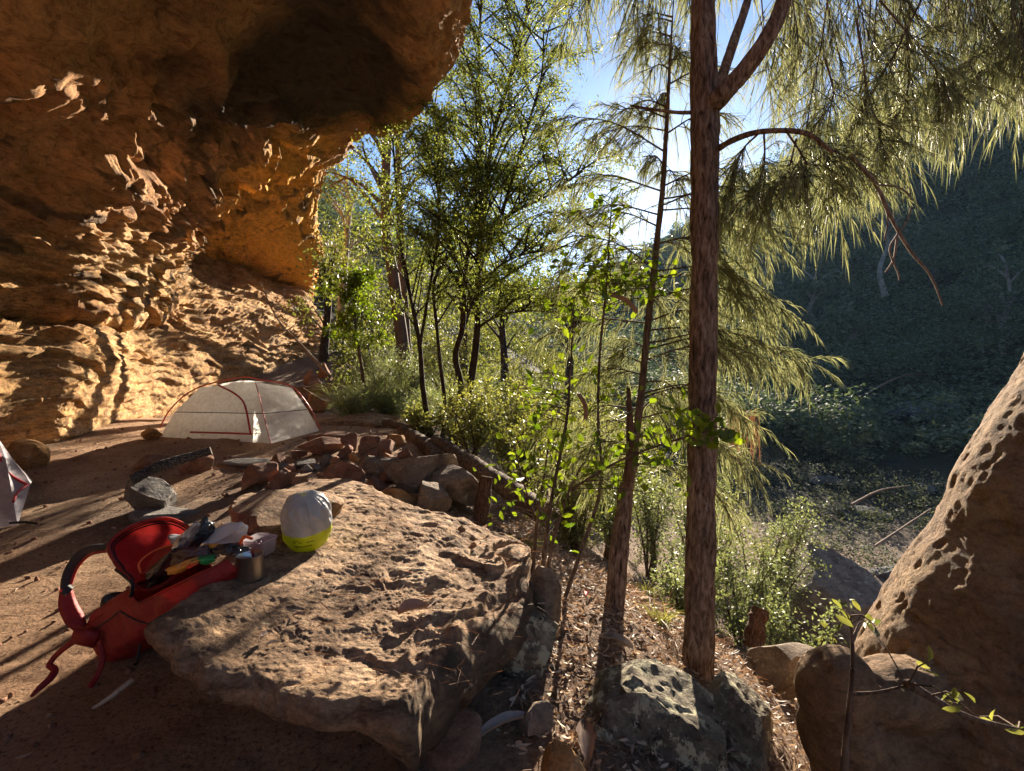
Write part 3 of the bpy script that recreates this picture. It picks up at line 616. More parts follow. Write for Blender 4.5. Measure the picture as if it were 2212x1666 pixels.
def clearplastic():
    m, t, p, o = newmat("clear_plastic"); p.inputs["Base Color"].default_value = (0.9, 0.82, 0.84, 1); p.inputs["Roughness"].default_value = 0.12
    p.inputs["IOR"].default_value = 1.3
    tr = N(t, "ShaderNodeBsdfTransparent"); tr.inputs[0].default_value = (0.92, 0.86, 0.88, 1)
    ms = N(t, "ShaderNodeMixShader"); ms.inputs[0].default_value = 0.68
    t.links.new(p.outputs[0], ms.inputs[1]); t.links.new(tr.outputs[0], ms.inputs[2]); t.links.new(ms.outputs[0], o.inputs[0]); return m
M_CLEAR = clearplastic()

# ================================================================ tents
def patch(c00, c10, c11, c01, nu, nv, bulge=0.0, wr=0.0, seed=0):
    """bilinear fabric panel sagging between its corners"""
    c00, c10, c11, c01 = [np.asarray(q, float) for q in (c00, c10, c11, c01)]
    u = np.linspace(0, 1, nu)[None, :, None]; v = np.linspace(0, 1, nv)[:, None, None]
    P = (1 - v) * ((1 - u) * c00 + u * c10) + v * ((1 - u) * c01 + u * c11)
    n = nrm(np.cross(c10 - c00, c01 - c00) + np.cross(c11 - c10, c00 - c10) * 0)
    s = (4 * u * (1 - u)) * (4 * v * (1 - v))
    P = P + n * bulge * s + n * wr * s ** .5 * fbm(P * 3.1 + seed, 4)[..., None]
    return P.reshape(-1, 3), grid_faces(nv, nu)
def tent():
    pz = lambda px, py, Y: at(px, py, Y)
    fl, fc, fr = pz(345, 944, 7.75), pz(586, 958, 6.95), pz(690, 931, 8.15)
    bk = fl + fr - fc + (0, 0, .1)
    for q in (fl, fc, fr, bk): q[2] = g1(q[0], q[1]) + 0.02
    fl, fc, fr = at(345, 944, 7.75), at(586, 958, 6.95), at(690, 931, 8.15)
    e = empty("pale_tent", (fl + fr) / 2, "pale grey dome tent with red zip and orange-red poles under cliff", "tent")
    off = np.array(e.location)
    # ridge runs along the long side, bowed
    r0 = at(432, 838, 8.1); r1 = at(520, 822, 8.0); r2 = at(630, 838, 8.2); hub = at(553, 826, 7.9)
    mid_l = at(385, 886, 7.9); mid_r = at(655, 875, 8.3)
    def panel(name, cs, nu=26, nv=22, bulge=.04, wr=.03, seed=0, mat=M_TENT):
        V, F = patch(*cs, nu, nv, bulge, wr, seed); return MB().add(V - off, F).build(name, mat, e)
    # long front wall: lower and upper bands, bent along a seam
    sc_l, sc_r = at(378, 890, 7.85), at(570, 893, 7.3)
    panel("front_wall_lower", (fl, fc, sc_r, sc_l), 40, 16, -.02, .02)
    panel("front_wall_upper", (sc_l, sc_r, hub, r0), 40, 18, .03, .02, 4)
    panel("front_roof", (r0, hub, hub + (0, .25, .0), r1), 20, 8, .01, .02, 5)
    se = at(664, 885, 8.0)
    panel("end_wall_lower", (fc, fr, se, sc_r), 26, 16, .03, .06, 6)
    panel("end_wall_upper", (sc_r, se, r2, hub), 26, 16, .03, .05, 7)
    panel("rear_wall", (fr, bk, r0 + (0, .8, -.1), r2), 16, 12, .03, .03, 8)
    panel("left_wall", (bk, fl, r0, r0 + (0, .8, -.1)), 16, 12, .03, .03, 9)
    panel("rear_roof", (r0 + (0, .8, -.1), r2, hub, r0), 16, 12, .0, .02, 10)
    f = nrm(np.cross(fc - fl, np.array([0, 0, 1.0]))); f = f if f[1] < 0 else -f
    def line(name, pts, r, mat, n=24, push=.02):
        P_ = smooth_path(pts, n) + f * push; return MB().add(*tube(P_ - off, np.full(n, r), 6)).build(name, mat, e)
    line("zip", [at(478, 832, 7.85), at(510, 848, 7.7), at(530, 865, 7.55), at(538, 885, 7.42), at(543, 910, 7.28), at(548, 937, 7.16)], .014, M_REDTRIM, push=.05)
    line("zip", [at(548, 937, 7.16), at(490, 935, 7.33), at(416, 933, 7.55)], .014, M_REDTRIM, push=.035)
    line("seam", [sc_l, (sc_l + sc_r) / 2, sc_r, (sc_r + se) / 2, se], .006, M_BLACKFAB, push=.02)
    line("seam", [hub, at(562, 858, 7.6), sc_r, at(578, 925, 7.1), fc], .007, M_REDTRIM, push=.012)
    line("pole", [at(345, 924, 8.0), at(368, 885, 8.2), at(405, 850, 8.3), at(450, 830, 8.25), at(525, 815, 8.1), at(560, 820, 8)], .011, M_POLE, 40, .0)
    line("pole", [at(560, 820, 8), at(600, 826, 8.1), at(635, 838, 8.25), at(662, 870, 8.3), at(680, 900, 8.2), at(692, 928, 8.1)], .011, M_POLE, 40, .0)
    line("guy_line", [at(655, 838, 8.3), at(700, 865, 9), at(735, 880, 9.6)], .004, M_PALEWOOD, push=0)
    # small printed emblem near the corner
    c = at(560, 928, 7.06) + f * .045; u_ = nrm(fc - fl); mb = MB(); th = np.linspace(0, 2 * np.pi, 17)[:-1]
    ringp = c + (np.cos(th)[:, None] * u_ + np.sin(th)[:, None] * np.array([0, 0, 1.])) * .032
    mb.add(*tube(np.concatenate([ringp, ringp[:1]]) - off, np.full(17, .004), 5)); mb.add(*[boxv(c - off, (.03, .004, .022))[0], boxv(c - off, (.03, .004, .022))[1]])
    mb.add(*boxv(c - off - np.array([0, 0, .05]), (.06, .004, .008))); mb.build("emblem", M_INK, e, smooth=False)
tent()
def left_tent():
    e = empty("mauve_tent", at(-40, 1130, 4.5), "mauve-grey tent with crimson trim standing near the cave wall boulder", "tent")
    off = np.array(e.location)
    a, b, top = at(38, 1128, 4.4), at(66, 1046, 4.75), at(-6, 944, 4.9)
    a[2] = g1(a[0], a[1]); knee = at(12, 990, 4.72)
    fl = np.array([-5.5, 3.9, g1(-5.5, 3.9)]); bl = np.array([-6.1, 4.5, g1(-6.1, 4.5)]); br = np.array([-5.3, 5.6, g1(-5.3, 5.6)]); ridge = np.array([-5.6, 4.75, 1.25])
    M = M_TENT2
    def pan(name, cs, nu, nv, bu, wr, sd): 
        V, F = patch(*cs, nu, nv, bu, wr, sd); MB().add(V - off, F).build(name, M, e)
    pan("side_wall", (fl, a, knee, ridge), 28, 22, -.02, .05, 1)
    pan("corner_panel", (a, b, top, knee), 14, 16, .0, .03, 2)
    pan("roof_panel", (knee, top, ridge + (.05, .15, 0), ridge), 16, 8, .0, .02, 6)
    pan("rear_wall", (b, br, ridge + (.05, .15, 0), top), 18, 16, .02, .03, 3)
    pan("far_wall", (br, bl, ridge, ridge + (.05, .15, 0)), 16, 16, .02, .03, 4)
    pan("end_wall", (bl, fl, ridge, ridge + (0, .01, 0)), 16, 16, .02, .03, 5)
    for pts in ([at(-8, 940, 4.82), at(12, 1000, 4.72), at(30, 1025, 4.72), at(66, 1046, 4.74)], [at(66, 1046, 4.74), at(45, 1062, 4.6), at(36, 1082, 4.45)]):
        P_ = smooth_path(pts, 20) + (0, -.03, 0); MB().add(*tube(P_ - off, np.full(20, .012), 6)).build("trim", M_REDTRIM, e)
    P_ = smooth_path([at(20, 1130, 4.35), at(55, 1128, 4.4), at(80, 1131, 4.4)], 8); MB().add(*tube(P_ - off, np.full(8, .01), 6)).build("peg_loop", M_BLACK, e)
left_tent()

# ================================================================ things on the slab
def lathe(prof, n=40, sq=None):
    prof = np.asarray(prof, float); th = np.arange(n) * 2 * np.pi / n
    x, y = np.cos(th), np.sin(th)
    if sq: k = (np.abs(x) ** sq + np.abs(y) ** sq) ** (-1 / sq); x, y = x * k, y * k
    V = np.stack([prof[:, 0, None] * x, prof[:, 0, None] * y, np.broadcast_to(prof[:, 1, None], (len(prof), n))], -1)
    return V.reshape(-1, 3), grid_faces(len(prof), n, True)
def stuff_sack():
    b = onslab(672, 1178); e = empty("stuff_sack", b, "puffy grey stuff sack with lime green base standing on slab", "stuff sack")
    H, Wd = .325, .128
    tilt = np.array(Euler((R(13), R(-5), R(20))).to_matrix())
    z = np.linspace(0, 1, 60); prof = Wd * np.array([np.interp(q, [0, .03, .1, .25, .45, .65, .8, .9, .97, 1.0], [.35, .62, .84, .98, 1.02, .96, .84, .68, .42, .05]) for q in z])
    n = 120; th = np.arange(n) * 2 * np.pi / n
    P = np.stack([prof[:, None] * np.cos(th), prof[:, None] * np.sin(th), np.broadcast_to(z[:, None] * H, (60, n))], -1)
    q = P.copy(); fold = ridged(np.stack([np.cos(th) * 1.7 + 1.2 * z[:, None], np.sin(th) * 2.3 + 0 * z[:, None], z[:, None] * 2.0 + 0 * th], -1), 3)
    rad = nrm(P * np.array([1, 1, 0]))
    P = P + rad * (0.020 * fold * sstep(.25, .75, z)[:, None] + .012 * fbm(q * 14, 3))[..., None]
    P[..., 0] += .012 * (z[:, None] * 2 - 1) - 0.015 * z[:, None] ** 2
    P = P @ tilt.T
    k = 25
    ln = MB().add(P[:k + 1], grid_faces(k + 1, n, True)); ln.build("base_panel", M_LIME, e)
    MB().add(P[k:], grid_faces(60 - k, n, True)).build("body", M_SACKGREY, e)
    # pale seam from the closure and printed marks on the lime panel
    MB().add(*tube((P[30:58, int(n * .78)] * 1.012), np.full(28, .004), 5)).build("seam", M_SACKGREY, e)
    mk = MB(); r = np.random.default_rng(2)
    def mark(a0, a1, zz, hgt):
        i0 = int(n * a0); i1 = int(n * a1)
        for i in range(i0, i1):
            if r.random() < .18: continue
            p = P[zz, i % n]; q2 = P[zz, (i + 1) % n]; up = nrm(P[zz + 1, i % n] - P[zz, i % n]) * hgt; nn = nrm(p * np.array([1, 1, 0])) * .002
            mk.add(np.array([p + nn, p + (q2 - p) * .8 + nn, p + (q2 - p) * .8 + nn + up * r.uniform(.6, 1), p + nn + up]), [[0, 1, 2, 3]])
    mark(.66, .76, 13, .009); mark(.66, .72, 18, .005); mark(.745, .80, 18, .006); mark(.65, .71, 20, .004)
    p = P[13, int(n * .765)]; nn = nrm(p * np.array([1, 1, 0])) * .002; s = nrm(P[13, int(n * .785)] - p) * .014; up = nrm(P[15, int(n * .765)] - p) * .014
    mk.add(np.array([p + nn, p + s + nn, p + s * .7 + up + nn]), [[0, 1, 2]])
    mk.build("print", M_INK, e, smooth=False)
stuff_sack()
def cup():
    b = onslab(541, 1250); e = empty("steel_cup", b, "brushed steel camping cup holding an orange drink", "cup")
    s = b[1] / 1106 * 1.06; r, h = 26 * s, 52 * s
    V, F = lathe([(.001, 0), (r * .92, 0), (r * .97, .003), (r, .01), (r, h), (r + .0015, h + .001), (r - .002, h), (r - .002, h * .55)], 48); MB().add(V, F).build("body", M_STEEL, e)
    V, F = lathe([(.001, h * .66), (r - .0015, h * .66)], 40); MB().add(V, F).build("drink", M_TEA, e)
cup()
def tub():
    b = onslab(563, 1196); e = empty("food_tub", b, "clear plastic food tub with lid holding dark red berries", "food tub")
    s = b[1] / 1106; w_ = 27 * s; h = 34 * s; rz = np.array(Euler((0, 0, R(-12))).to_matrix())
    V, F = lathe([(.001, .002), (w_ * .86, .002), (w_ * .9, .006), (w_, h)], 40, 6); MB().add(V @ rz.T, F).build("box", M_CLEAR, e)
    V, F = lathe([(w_ * .98, h - .006), (w_ * 1.07, h - .006), (w_ * 1.07, h + .004), (w_ * .98, h + .005), (w_ * .9, h + .001), (.001, h + .001)], 40, 6); MB().add(V @ rz.T, F).build("lid", M_CLEAR, e)
    r = np.random.default_rng(4); V, F = ico(2); mb = MB()
    for k in range(70):
        c = np.array([r.uniform(-1, 1) * w_ * .76, r.uniform(-1, 1) * w_ * .76, r.uniform(.012, h * .55)]); mb.add((V * r.uniform(.008, .012) + c) @ rz.T, F)
    tag(mb.build("berries", M_BERRY, e), kind="stuff")
tub()
def crumple(c, d, seed, amp=.35, sub=4, rot=(0, 0, 0), f=2.2):
    V, F = rockshape(np.ones(3), 900 + seed, cuts=int(26 * amp) + 8, sub=sub, nz=.2 + .5 * amp, lo=.25)
    return (V * np.asarray(d)) @ np.array(Euler(rot).to_matrix()).T + np.asarray(c), F
# ================================================================ red backpack lying open against the slab
def backpack():
    p0, p1 = at(288, 1350, 2.75), at(512, 1200, 2.38)
    e = empty("backpack", p0, "open red hiking backpack leaning on slab, packed with food", "backpack"); off = p0
    ax = nrm(p1 - p0); Lt = nrm(np.cross(ax, np.array([0, 0, 1.0]))); Lt = Lt if Lt[1] < 0 else -Lt; Nn = np.cross(Lt, ax); Nn = Nn if Nn[2] > 0 else -Nn
    Ln = np.linalg.norm(p1 - p0)
    ns, nf = 70, 60; s = np.linspace(-.09, 1.02, ns); P = np.zeros((ns, nf, 3)); 
    for i, q in enumerate(s):
        a = .205 * np.interp(q, [-.09, -.05, .05, .4, .75, .93, 1.02], [.55, .8, 1, 1.0, .95, .75, .25]); b = .15 * np.interp(q, [-.09, -.05, .05, .4, .8, .95, 1.02], [.5, .8, 1, .95, .8, .6, .4])
        ph0 = R(np.interp(q, [-.1, .38, .52, .9, 1.02], [1, 1, 80, 92, 98])); ph = np.linspace(ph0, 2 * np.pi - ph0, nf)
        x, y = np.sin(ph), np.cos(ph); k = (np.abs(x) ** 4 + np.abs(y) ** 4) ** (-1 / 4)
        P[i] = p0 + ax * (q * Ln) + Lt[None] * (x * k * a)[:, None] + Nn[None] * (y * k * b)[:, None]
    rad = nrm(P - (p0 + ax[None, None] * (s[:, None, None] * Ln)))
    P = P + rad * (.02 * fbm(P * 8, 3) + .012 * ridged(P * np.array([16, 16, 9]), 3))[..., None]
    MB().add(P - off, grid_faces(ns, nf)).build("body", M_RED_F, e)
    inner = P - rad * .008; MB().add(inner[int(ns * .4):] - off, grid_faces(ns - int(ns * .4), nf)).build("lining", M_RED_IN, e)
    c = P[0].mean(0); MB().add(np.concatenate([P[0], [c - ax * .02]]) - off, np.stack([np.arange(nf - 1), np.arange(1, nf), np.full(nf - 1, nf)], 1)).build("base", M_RED_F, e)
    # zip tape along both rims
    k0 = int(ns * .42)
    for j in (0, nf - 1): MB().add(*tube(P[k0:, j] - off, np.full(ns - k0, .006), 6)).build("zip", M_RED_IN, e)
    # opened front panel thrown back like a hood
    loop = np.array([at(*q) for q in [(282, 1254, 2.38), (250, 1218, 2.48), (236, 1175, 2.62), (286, 1136, 2.76), (350, 1120, 2.82), (394, 1131, 2.78), (424, 1158, 2.66), (418, 1200, 2.6), (365, 1255, 2.56), (312, 1276, 2.46)]])
    ring = crom(np.concatenate([loop, loop[:1]]), 91)[:-1]; cen0 = ring.mean(0); cen = cen0
    rows = []
    for k in range(22):
        f = k / 21; rows.append(cen0 + (ring - cen0) * max(0, 1 - f ** 2.6) ** .5 + np.array([-.13, .20, -.10]) * f)
    H = np.stack(rows); hn = nrm(H - cen); H = H + hn * (.016 * ridged(H * np.array([8, 8, 20]), 3) + .008 * fbm(H * 22, 2))[..., None] * np.linspace(0, 1, 22)[:, None, None]
    hood = MB().add(H - off, grid_faces(22, 90, True)).build("front_panel", M_RED_F, e)
    for k in (5, 9): MB().add(*tube(np.concatenate([H[k, :56]]) * 1.0 - off - (H[k, :56] - cen0) * .03, np.full(56, .004), 5)).build("seam", M_BLACKFAB, hood)
    MB().add(*tube(np.concatenate([ring, ring[:1]]) - off, np.full(91, .009), 6)).build("zip_edge", M_RED_IN, hood)
    # orange-piped inner flap
    V, F = patch(at(306, 1240, 2.42), at(380, 1226, 2.42), at(424, 1166, 2.52), at(340, 1188, 2.52), 16, 16, .02, .02, 4); MB().add(V - off, F).build("inner_flap", M_RED_IN, e)
    MB().add(*tube(smooth_path([at(304, 1238, 2.41), at(302, 1215, 2.46), at(340, 1187, 2.51), at(424, 1165, 2.51)], 20) - off, np.full(20, .005), 6)).build("piping", M_ORANGE, e)
    # side pocket
    V, F = patch(at(205, 1394, 2.58), at(345, 1388, 2.46), at(342, 1290, 2.44), at(205, 1334, 2.56), 30, 22, -.03, .035, 7); MB().add(V - off, F).build("side_pocket", M_RED_F, e)
    def ribbon(name, pts, w_, mat, n=24, th=.006, side=None, tw=0.0):
        Pp = smooth_path(pts, n); T = nrm(np.gradient(Pp, axis=0)); vw = np.array([0, 0, CAMZ]) - Pp; S = nrm(np.cross(T, vw)); Up = nrm(np.cross(S, T))
        wv = np.interp(np.linspace(0, 1, n), np.linspace(0, 1, len(np.atleast_1d(w_))), np.atleast_1d(w_))[:, None]
        q = np.stack([Pp - S * wv / 2, Pp - S * wv / 4 + Up * th, Pp + S * wv / 4 + Up * th, Pp + S * wv / 2, Pp - Up * th], 1)
        return MB().add(q - off, grid_faces(n, 5, True)).build(name, mat, e)
    ribbon("shoulder_strap", [at(236, 1180, 2.62), at(190, 1188, 2.66), at(160, 1215, 2.66), at(145, 1250, 2.64), at(142, 1275, 2.62)], [.03, .045, .05, .045], M_BLACKFAB, th=.006)
    ribbon("strap_edge", [at(238, 1190, 2.60), at(196, 1198, 2.63), at(168, 1225, 2.63), at(153, 1262, 2.61)], .014, M_RED_F, th=.008)
    ribbon("strap_pad", [at(142, 1272, 2.60), at(146, 1305, 2.58), at(160, 1335, 2.56), at(182, 1366, 2.55)], [.05, .075, .08, .045], M_RED_F, th=.007)
    ribbon("hip_belt", [at(238, 1330, 2.55), at(208, 1352, 2.54), at(182, 1372, 2.52)], [.05, .06, .06], M_RED_F, th=.008)
    ribbon("hip_belt_webbing", [at(182, 1372, 2.5), at(150, 1392, 2.5), at(122, 1415, 2.5), at(104, 1438, 2.48)], [.034, .028, .024], M_RED_F, th=.003)
    ribbon("hip_belt_webbing", [at(104, 1436, 2.48), at(118, 1448, 2.46), at(108, 1466, 2.42), at(84, 1488, 2.38), at(66, 1506, 2.35)], [.026, .034, .03, .014], M_RED_F, th=.003)
    ribbon("hanging_strap", [at(214, 1386, 2.46), at(222, 1420, 2.44), at(212, 1455, 2.40), at(194, 1486, 2.34)], .024, M_RED_F, th=.002)
    ribbon("compression_cord", [at(302, 1392, 2.4), at(296, 1430, 2.36), at(290, 1436, 2.33)], .01, M_BLACK, th=.003)
    ribbon("load_strap", [at(250, 1230, 2.45), at(270, 1245, 2.4), at(286, 1262, 2.37), at(282, 1290, 2.38)], .016, M_BLACK, th=.005)
    ribbon("pocket_zip", [at(313, 1332, 2.43), at(317, 1360, 2.44), at(316, 1376, 2.45)], .012, M_BLACK, th=.003)
    ribbon("draw_cord", [at(517, 1178, 2.36), at(528, 1160, 2.34), at(545, 1164, 2.33)], .014, M_ORANGE, th=.006)
    for j in (12, 48):
        MB().add(*tube(P[2:62, j] - off + rad[2:62, j] * .003, np.full(60, .004), 5)).build("seam", M_BLACKFAB, e)
    MB().add(*tube(smooth_path([at(206, 1333, 2.54), at(270, 1308, 2.47), at(342, 1289, 2.42)], 20) - off, np.full(20, .006), 6)).build("pocket_hem", M_RED_F, e)
    V, F = boxv(at(185, 1376, 2.47) - off, (.11, .03, .075), (0, .3, .1)); MB().add(V, F).build("buckle", M_RED_F, e, smooth=False)
    ribbon("strap_buckle", [at(140, 1272, 2.58), at(150, 1279, 2.58)], .05, M_BLACK, n=6, th=.01)
backpack()
def bottle():
    b = at(240, 1345, 2.64); e = empty("water_bottle", b, "pale green bottle with black lid tucked in backpack side pocket", "bottle")
    ax = nrm(at(262, 1262, 2.64) - b); T = np.array(Vector(ax).to_track_quat('Z', 'Y').to_matrix())
    V, F = lathe([(.001, -.1), (.058, -.1), (.062, -.08), (.062, .10), (.058, .108)], 32); MB().add(V @ T.T, F).build("body", M_MINT, e)
    V, F = lathe([(.066, .10), (.068, .105), (.068, .135), (.06, .14), (.055, .134), (.001, .134)], 32); MB().add(V @ T.T, F).build("lid", M_BLACK, e)
bottle()
def content(name, label, cat, parts):
    e = empty(name, parts[0][1], label, cat)
    for nm, c, d, sd, rot, mat, amp in parts:
        V, F = crumple(np.asarray(c) - np.array(e.location), d, sd, amp, 4, rot); MB().add(V, F).build(nm, mat, e, smooth=False)
content("plastic_bag", "shiny black plastic bag across the open backpack", "plastic bag", [("bag", at(386, 1196, 2.42), (.19, .07, .055), 1, (0, -.75, 0), M_BINBAG, .5), ("reflective_flap", at(392, 1176, 2.37), (.13, .03, .03), 2, (0, -.85, 0), M_BAGGLINT, .4), ("gathered_neck", at(438, 1148, 2.45), (.07, .05, .045), 9, (0, -.6, 0), M_BINBAG, .7)])  # silver strip paints the bag's highlight, not a separate flap
content("snack_packet", "crinkled dark brown snack packet lying in backpack", "snack packet", [("packet", at(432, 1192, 2.34), (.12, .05, .05), 3, (0, -.1, 0), M_BROWNBAG, .5), ("twisted_end", at(490, 1190, 2.33), (.075, .03, .026), 4, (0, -.1, 0), M_BINBAG, .6)])
content("paper_bag", "crumpled white paper bag at the mouth of backpack", "paper bag", [("bag", at(478, 1162, 2.46), (.11, .06, .055), 5, (0, -.15, 0), M_WHITE, .3)])
content("snack_wrapper", "amber snack wrapper tucked at near rim of backpack", "wrapper", [("wrapper", at(396, 1224, 2.26), (.075, .035, .026), 6, (0, -.5, 0), M_AMBER, .5)])
content("snack_wrapper", "green sweet wrapper beside the amber wrapper", "wrapper", [("wrapper", at(446, 1213, 2.27), (.045, .03, .022), 7, (0, -.2, 0), M_GREEN, .4)])
content("snack_wrapper", "orange cardboard snack bar below the white paper bag", "snack bar", [("wrapper", at(466, 1180, 2.36), (.075, .025, .016), 8, (0, .05, 0), M_AMBER, .15)])
content("snack_wrapper", "red and yellow sweet wrapper between amber and green wrappers", "wrapper", [("wrapper", at(420, 1218, 2.25), (.035, .02, .015), 10, (0, -.3, 0), M_POLE, .4), ("label_strip", at(424, 1212, 2.25), (.03, .015, .01), 11, (0, -.3, 0), M_AMBER, .3)])
content("grey_pouch", "grey pouch behind the black plastic bag in the backpack", "pouch", [("pouch", at(398, 1166, 2.58), (.10, .05, .05), 12, (0, -.3, 0), M_SACKGREY, .3)])
# ================================================================ odds and ends on the cave ledge
def odds():
    b = at(82, 735, 7.15); e = empty("milk_jug", b, "small white jug standing on the cave wall ledge", "jug")
    V, F = lathe([(.001, 0), (.09, 0), (.095, .02), (.09, .12), (.05, .17), (.03, .19), (.001, .19)], 20, 4); MB().add(V, F).build("body", M_WHITE, e)
    V, F = lathe([(.033, .185), (.033, .215), (.001, .215)], 12); MB().add(V, F).build("cap", M_ASHP, e)
    tag(rock("stone", at(96, 730, 7.2), (.08, .07, .08), 71, M_ASH, "grey stone beside the white jug on ledge", sub=3), None, "stone")
    rock("stone", at(30, 722, 6.75), (.34, .2, .07), 72, M_SLAB, "flat pale stone lying on the cave wall ledge", sub=3)
M_ASHP = plain("grey_plastic", (.3, .3, .32), .5)
odds()
# ================================================================ foliage builders
def rdir(r, n): return nrm(r.normal(size=(n, 3)))
def leafmesh(mb, C, D, L, W, r, fold=0.25, up=None):
    C = np.asarray(C); D = nrm(D); n = len(C); L = np.broadcast_to(L, (n,))[:, None]; W = np.broadcast_to(W, (n,))[:, None]
    S = nrm(np.cross(D, rdir(r, n) if up is None else rdir(r, n) * up + (0, 0, 1.0))); U = np.cross(S, D)
    V = np.stack([C, C + D * L * .45 + S * W * .5 + U * W * fold, C + D * L, C + D * L * .45 - S * W * .5 + U * W * fold], 1)
    F = np.arange(n * 4).reshape(n, 4); mb.add(V.reshape(-1, 3), F)
def leafmesh6(mb, C, D, L, W, r, fold=0.2, curl=0.15):
    """rounder leaf: six-point outline folded on its midrib"""
    C = np.asarray(C); D = nrm(D); n = len(C); L = np.broadcast_to(L, (n,))[:, None]; W = np.broadcast_to(W, (n,))[:, None]
    S = nrm(np.cross(D, rdir(r, n))); U = np.cross(S, D)
    b = C; m = C + D * L * .55 - U * L * curl * .3; t = C + D * L - U * L * curl
    l1 = C + D * L * .35 + S * W * .42 + U * W * fold; l2 = C + D * L * .72 + S * W * .46 + U * W * fold * .8 - U * L * curl * .5
    r1 = C + D * L * .35 - S * W * .42 + U * W * fold; r2 = C + D * L * .72 - S * W * .46 + U * W * fold * .8 - U * L * curl * .5
    V = np.stack([b, l1, l2, t, r2, r1, m], 1); k = np.arange(n)[:, None] * 7
    F = np.concatenate([k + np.array([[0, 1, 2, 6]]), k + np.array([[6, 2, 3, 4]]), k + np.array([[0, 6, 4, 5]])]); mb.add(V.reshape(-1, 3), F)
def needlemesh(mb, C, D, L, w_, r, droop=0.35):
    C = np.asarray(C); D = nrm(D); n = len(C); L = np.broadcast_to(L, (n,))[:, None]
    S = nrm(np.cross(D, rdir(r, n))) * w_ * .5; g = np.array([0, 0, -1.0])
    m = C + nrm(D + g * droop * .4) * L * .5; t = m + nrm(D + g * droop * 1.3) * L * .5
    V = np.stack([C + S, C - S, m - S * .8, m + S * .8, t], 1); k = np.arange(n)[:, None] * 5
    mb.add(V.reshape(-1, 3), k + np.array([[0, 1, 2, 3]])); mb.F.setdefault(3, []).append(k + np.array([[3, 2, 4]]) + mb.n - n * 5)
def pts_on(path, t):
    path = np.asarray(path); x = np.clip(np.asarray(t), 0, 1) * (len(path) - 1); i = np.minimum(x.astype(int), len(path) - 2); f = (x - i)[:, None]
    return path[i] * (1 - f) + path[i + 1] * f, nrm(path[i + 1] - path[i])
M_BARKDK = barkmat("dark_stem_bark", (0.012, 0.009, 0.008), (0.045, 0.032, 0.025), (0.11, 0.085, 0.065), 5, 0.006)
M_BARKBR = barkmat("brown_stem_bark", (0.04, 0.027, 0.02), (0.12, 0.083, 0.06), (0.23, 0.17, 0.125), 5, 0.005)
M_BARKOAK = barkmat("furrowed_she_oak_bark", (0.025, 0.016, 0.012), (0.185, 0.125, 0.092), (0.40, 0.315, 0.25), 4.5, 0.02, (11, 11, 2.4))
M_BARKPALE = barkmat("pale_gum_bark", (0.14, 0.12, 0.10), (0.30, 0.27, 0.23), (0.45, 0.42, 0.37), 3, 0.01, (5, 5, 1.5))
M_LEAF = leafmat("olive_leaf", (0.07, 0.10, 0.032), (0.22, 0.23, 0.075), 0.55, (1.6, 1.65, 0.7), 0.3, 0.5)
M_LEAFDK = leafmat("dark_scrub_leaf", (0.075, 0.09, 0.038), (0.24, 0.235, 0.10), 0.45, (1.8, 1.8, 0.7), 0.22, 0.5)
M_LEAFPALE = leafmat("grey_green_scrub_leaf", (0.10, 0.12, 0.065), (0.26, 0.27, 0.16), 0.4, (1.4, 1.5, 0.8), 0.25, 0.5)
M_LEAFBR = leafmat("bright_green_leaf", (0.06, 0.10, 0.012), (0.2, 0.24, 0.028), 0.5, (1.6, 1.7, 0.5), 0.4, 0.4)
M_NEED = leafmat("she_oak_needle", (0.10, 0.122, 0.068), (0.27, 0.27, 0.165), 0.52, (1.45, 1.42, 0.95), 0.35, 0.45)
M_NEEDP = leafmat("pale_feathery_frond", (0.16, 0.19, 0.09), (0.34, 0.35, 0.2), 0.5, (1.4, 1.5, 0.8), 0.3, 0.5)
M_SCRUB = leafmat("grey_creek_scrub", (0.055, 0.065, 0.048), (0.15, 0.155, 0.105), 0.3, (1.3, 1.4, 0.8), 0.08, 0.7)
M_HILL = leafmat("hill_forest_leaf", (0.055, 0.08, 0.058), (0.19, 0.22, 0.145), 0.25, (1.3, 1.5, 0.7), 0.08, 0.7)
M_HILLSUN = leafmat("far_gum_leaf", (0.05, 0.065, 0.025), (0.16, 0.16, 0.06), 0.45, (1.7, 1.7, 0.7), 0.15, 0.55)
M_DRYL = leafmat("dry_leaf", (0.14, 0.09, 0.06), (0.55, 0.44, 0.33), 0.2, (1.2, 1.0, 0.8), 0.3, 0.6)
M_DEADF = leafmat("dead_needle", (0.16, 0.08, 0.045), (0.30, 0.17, 0.1), 0.3, (1.2, 1.0, 0.8), 0.2, 0.6)

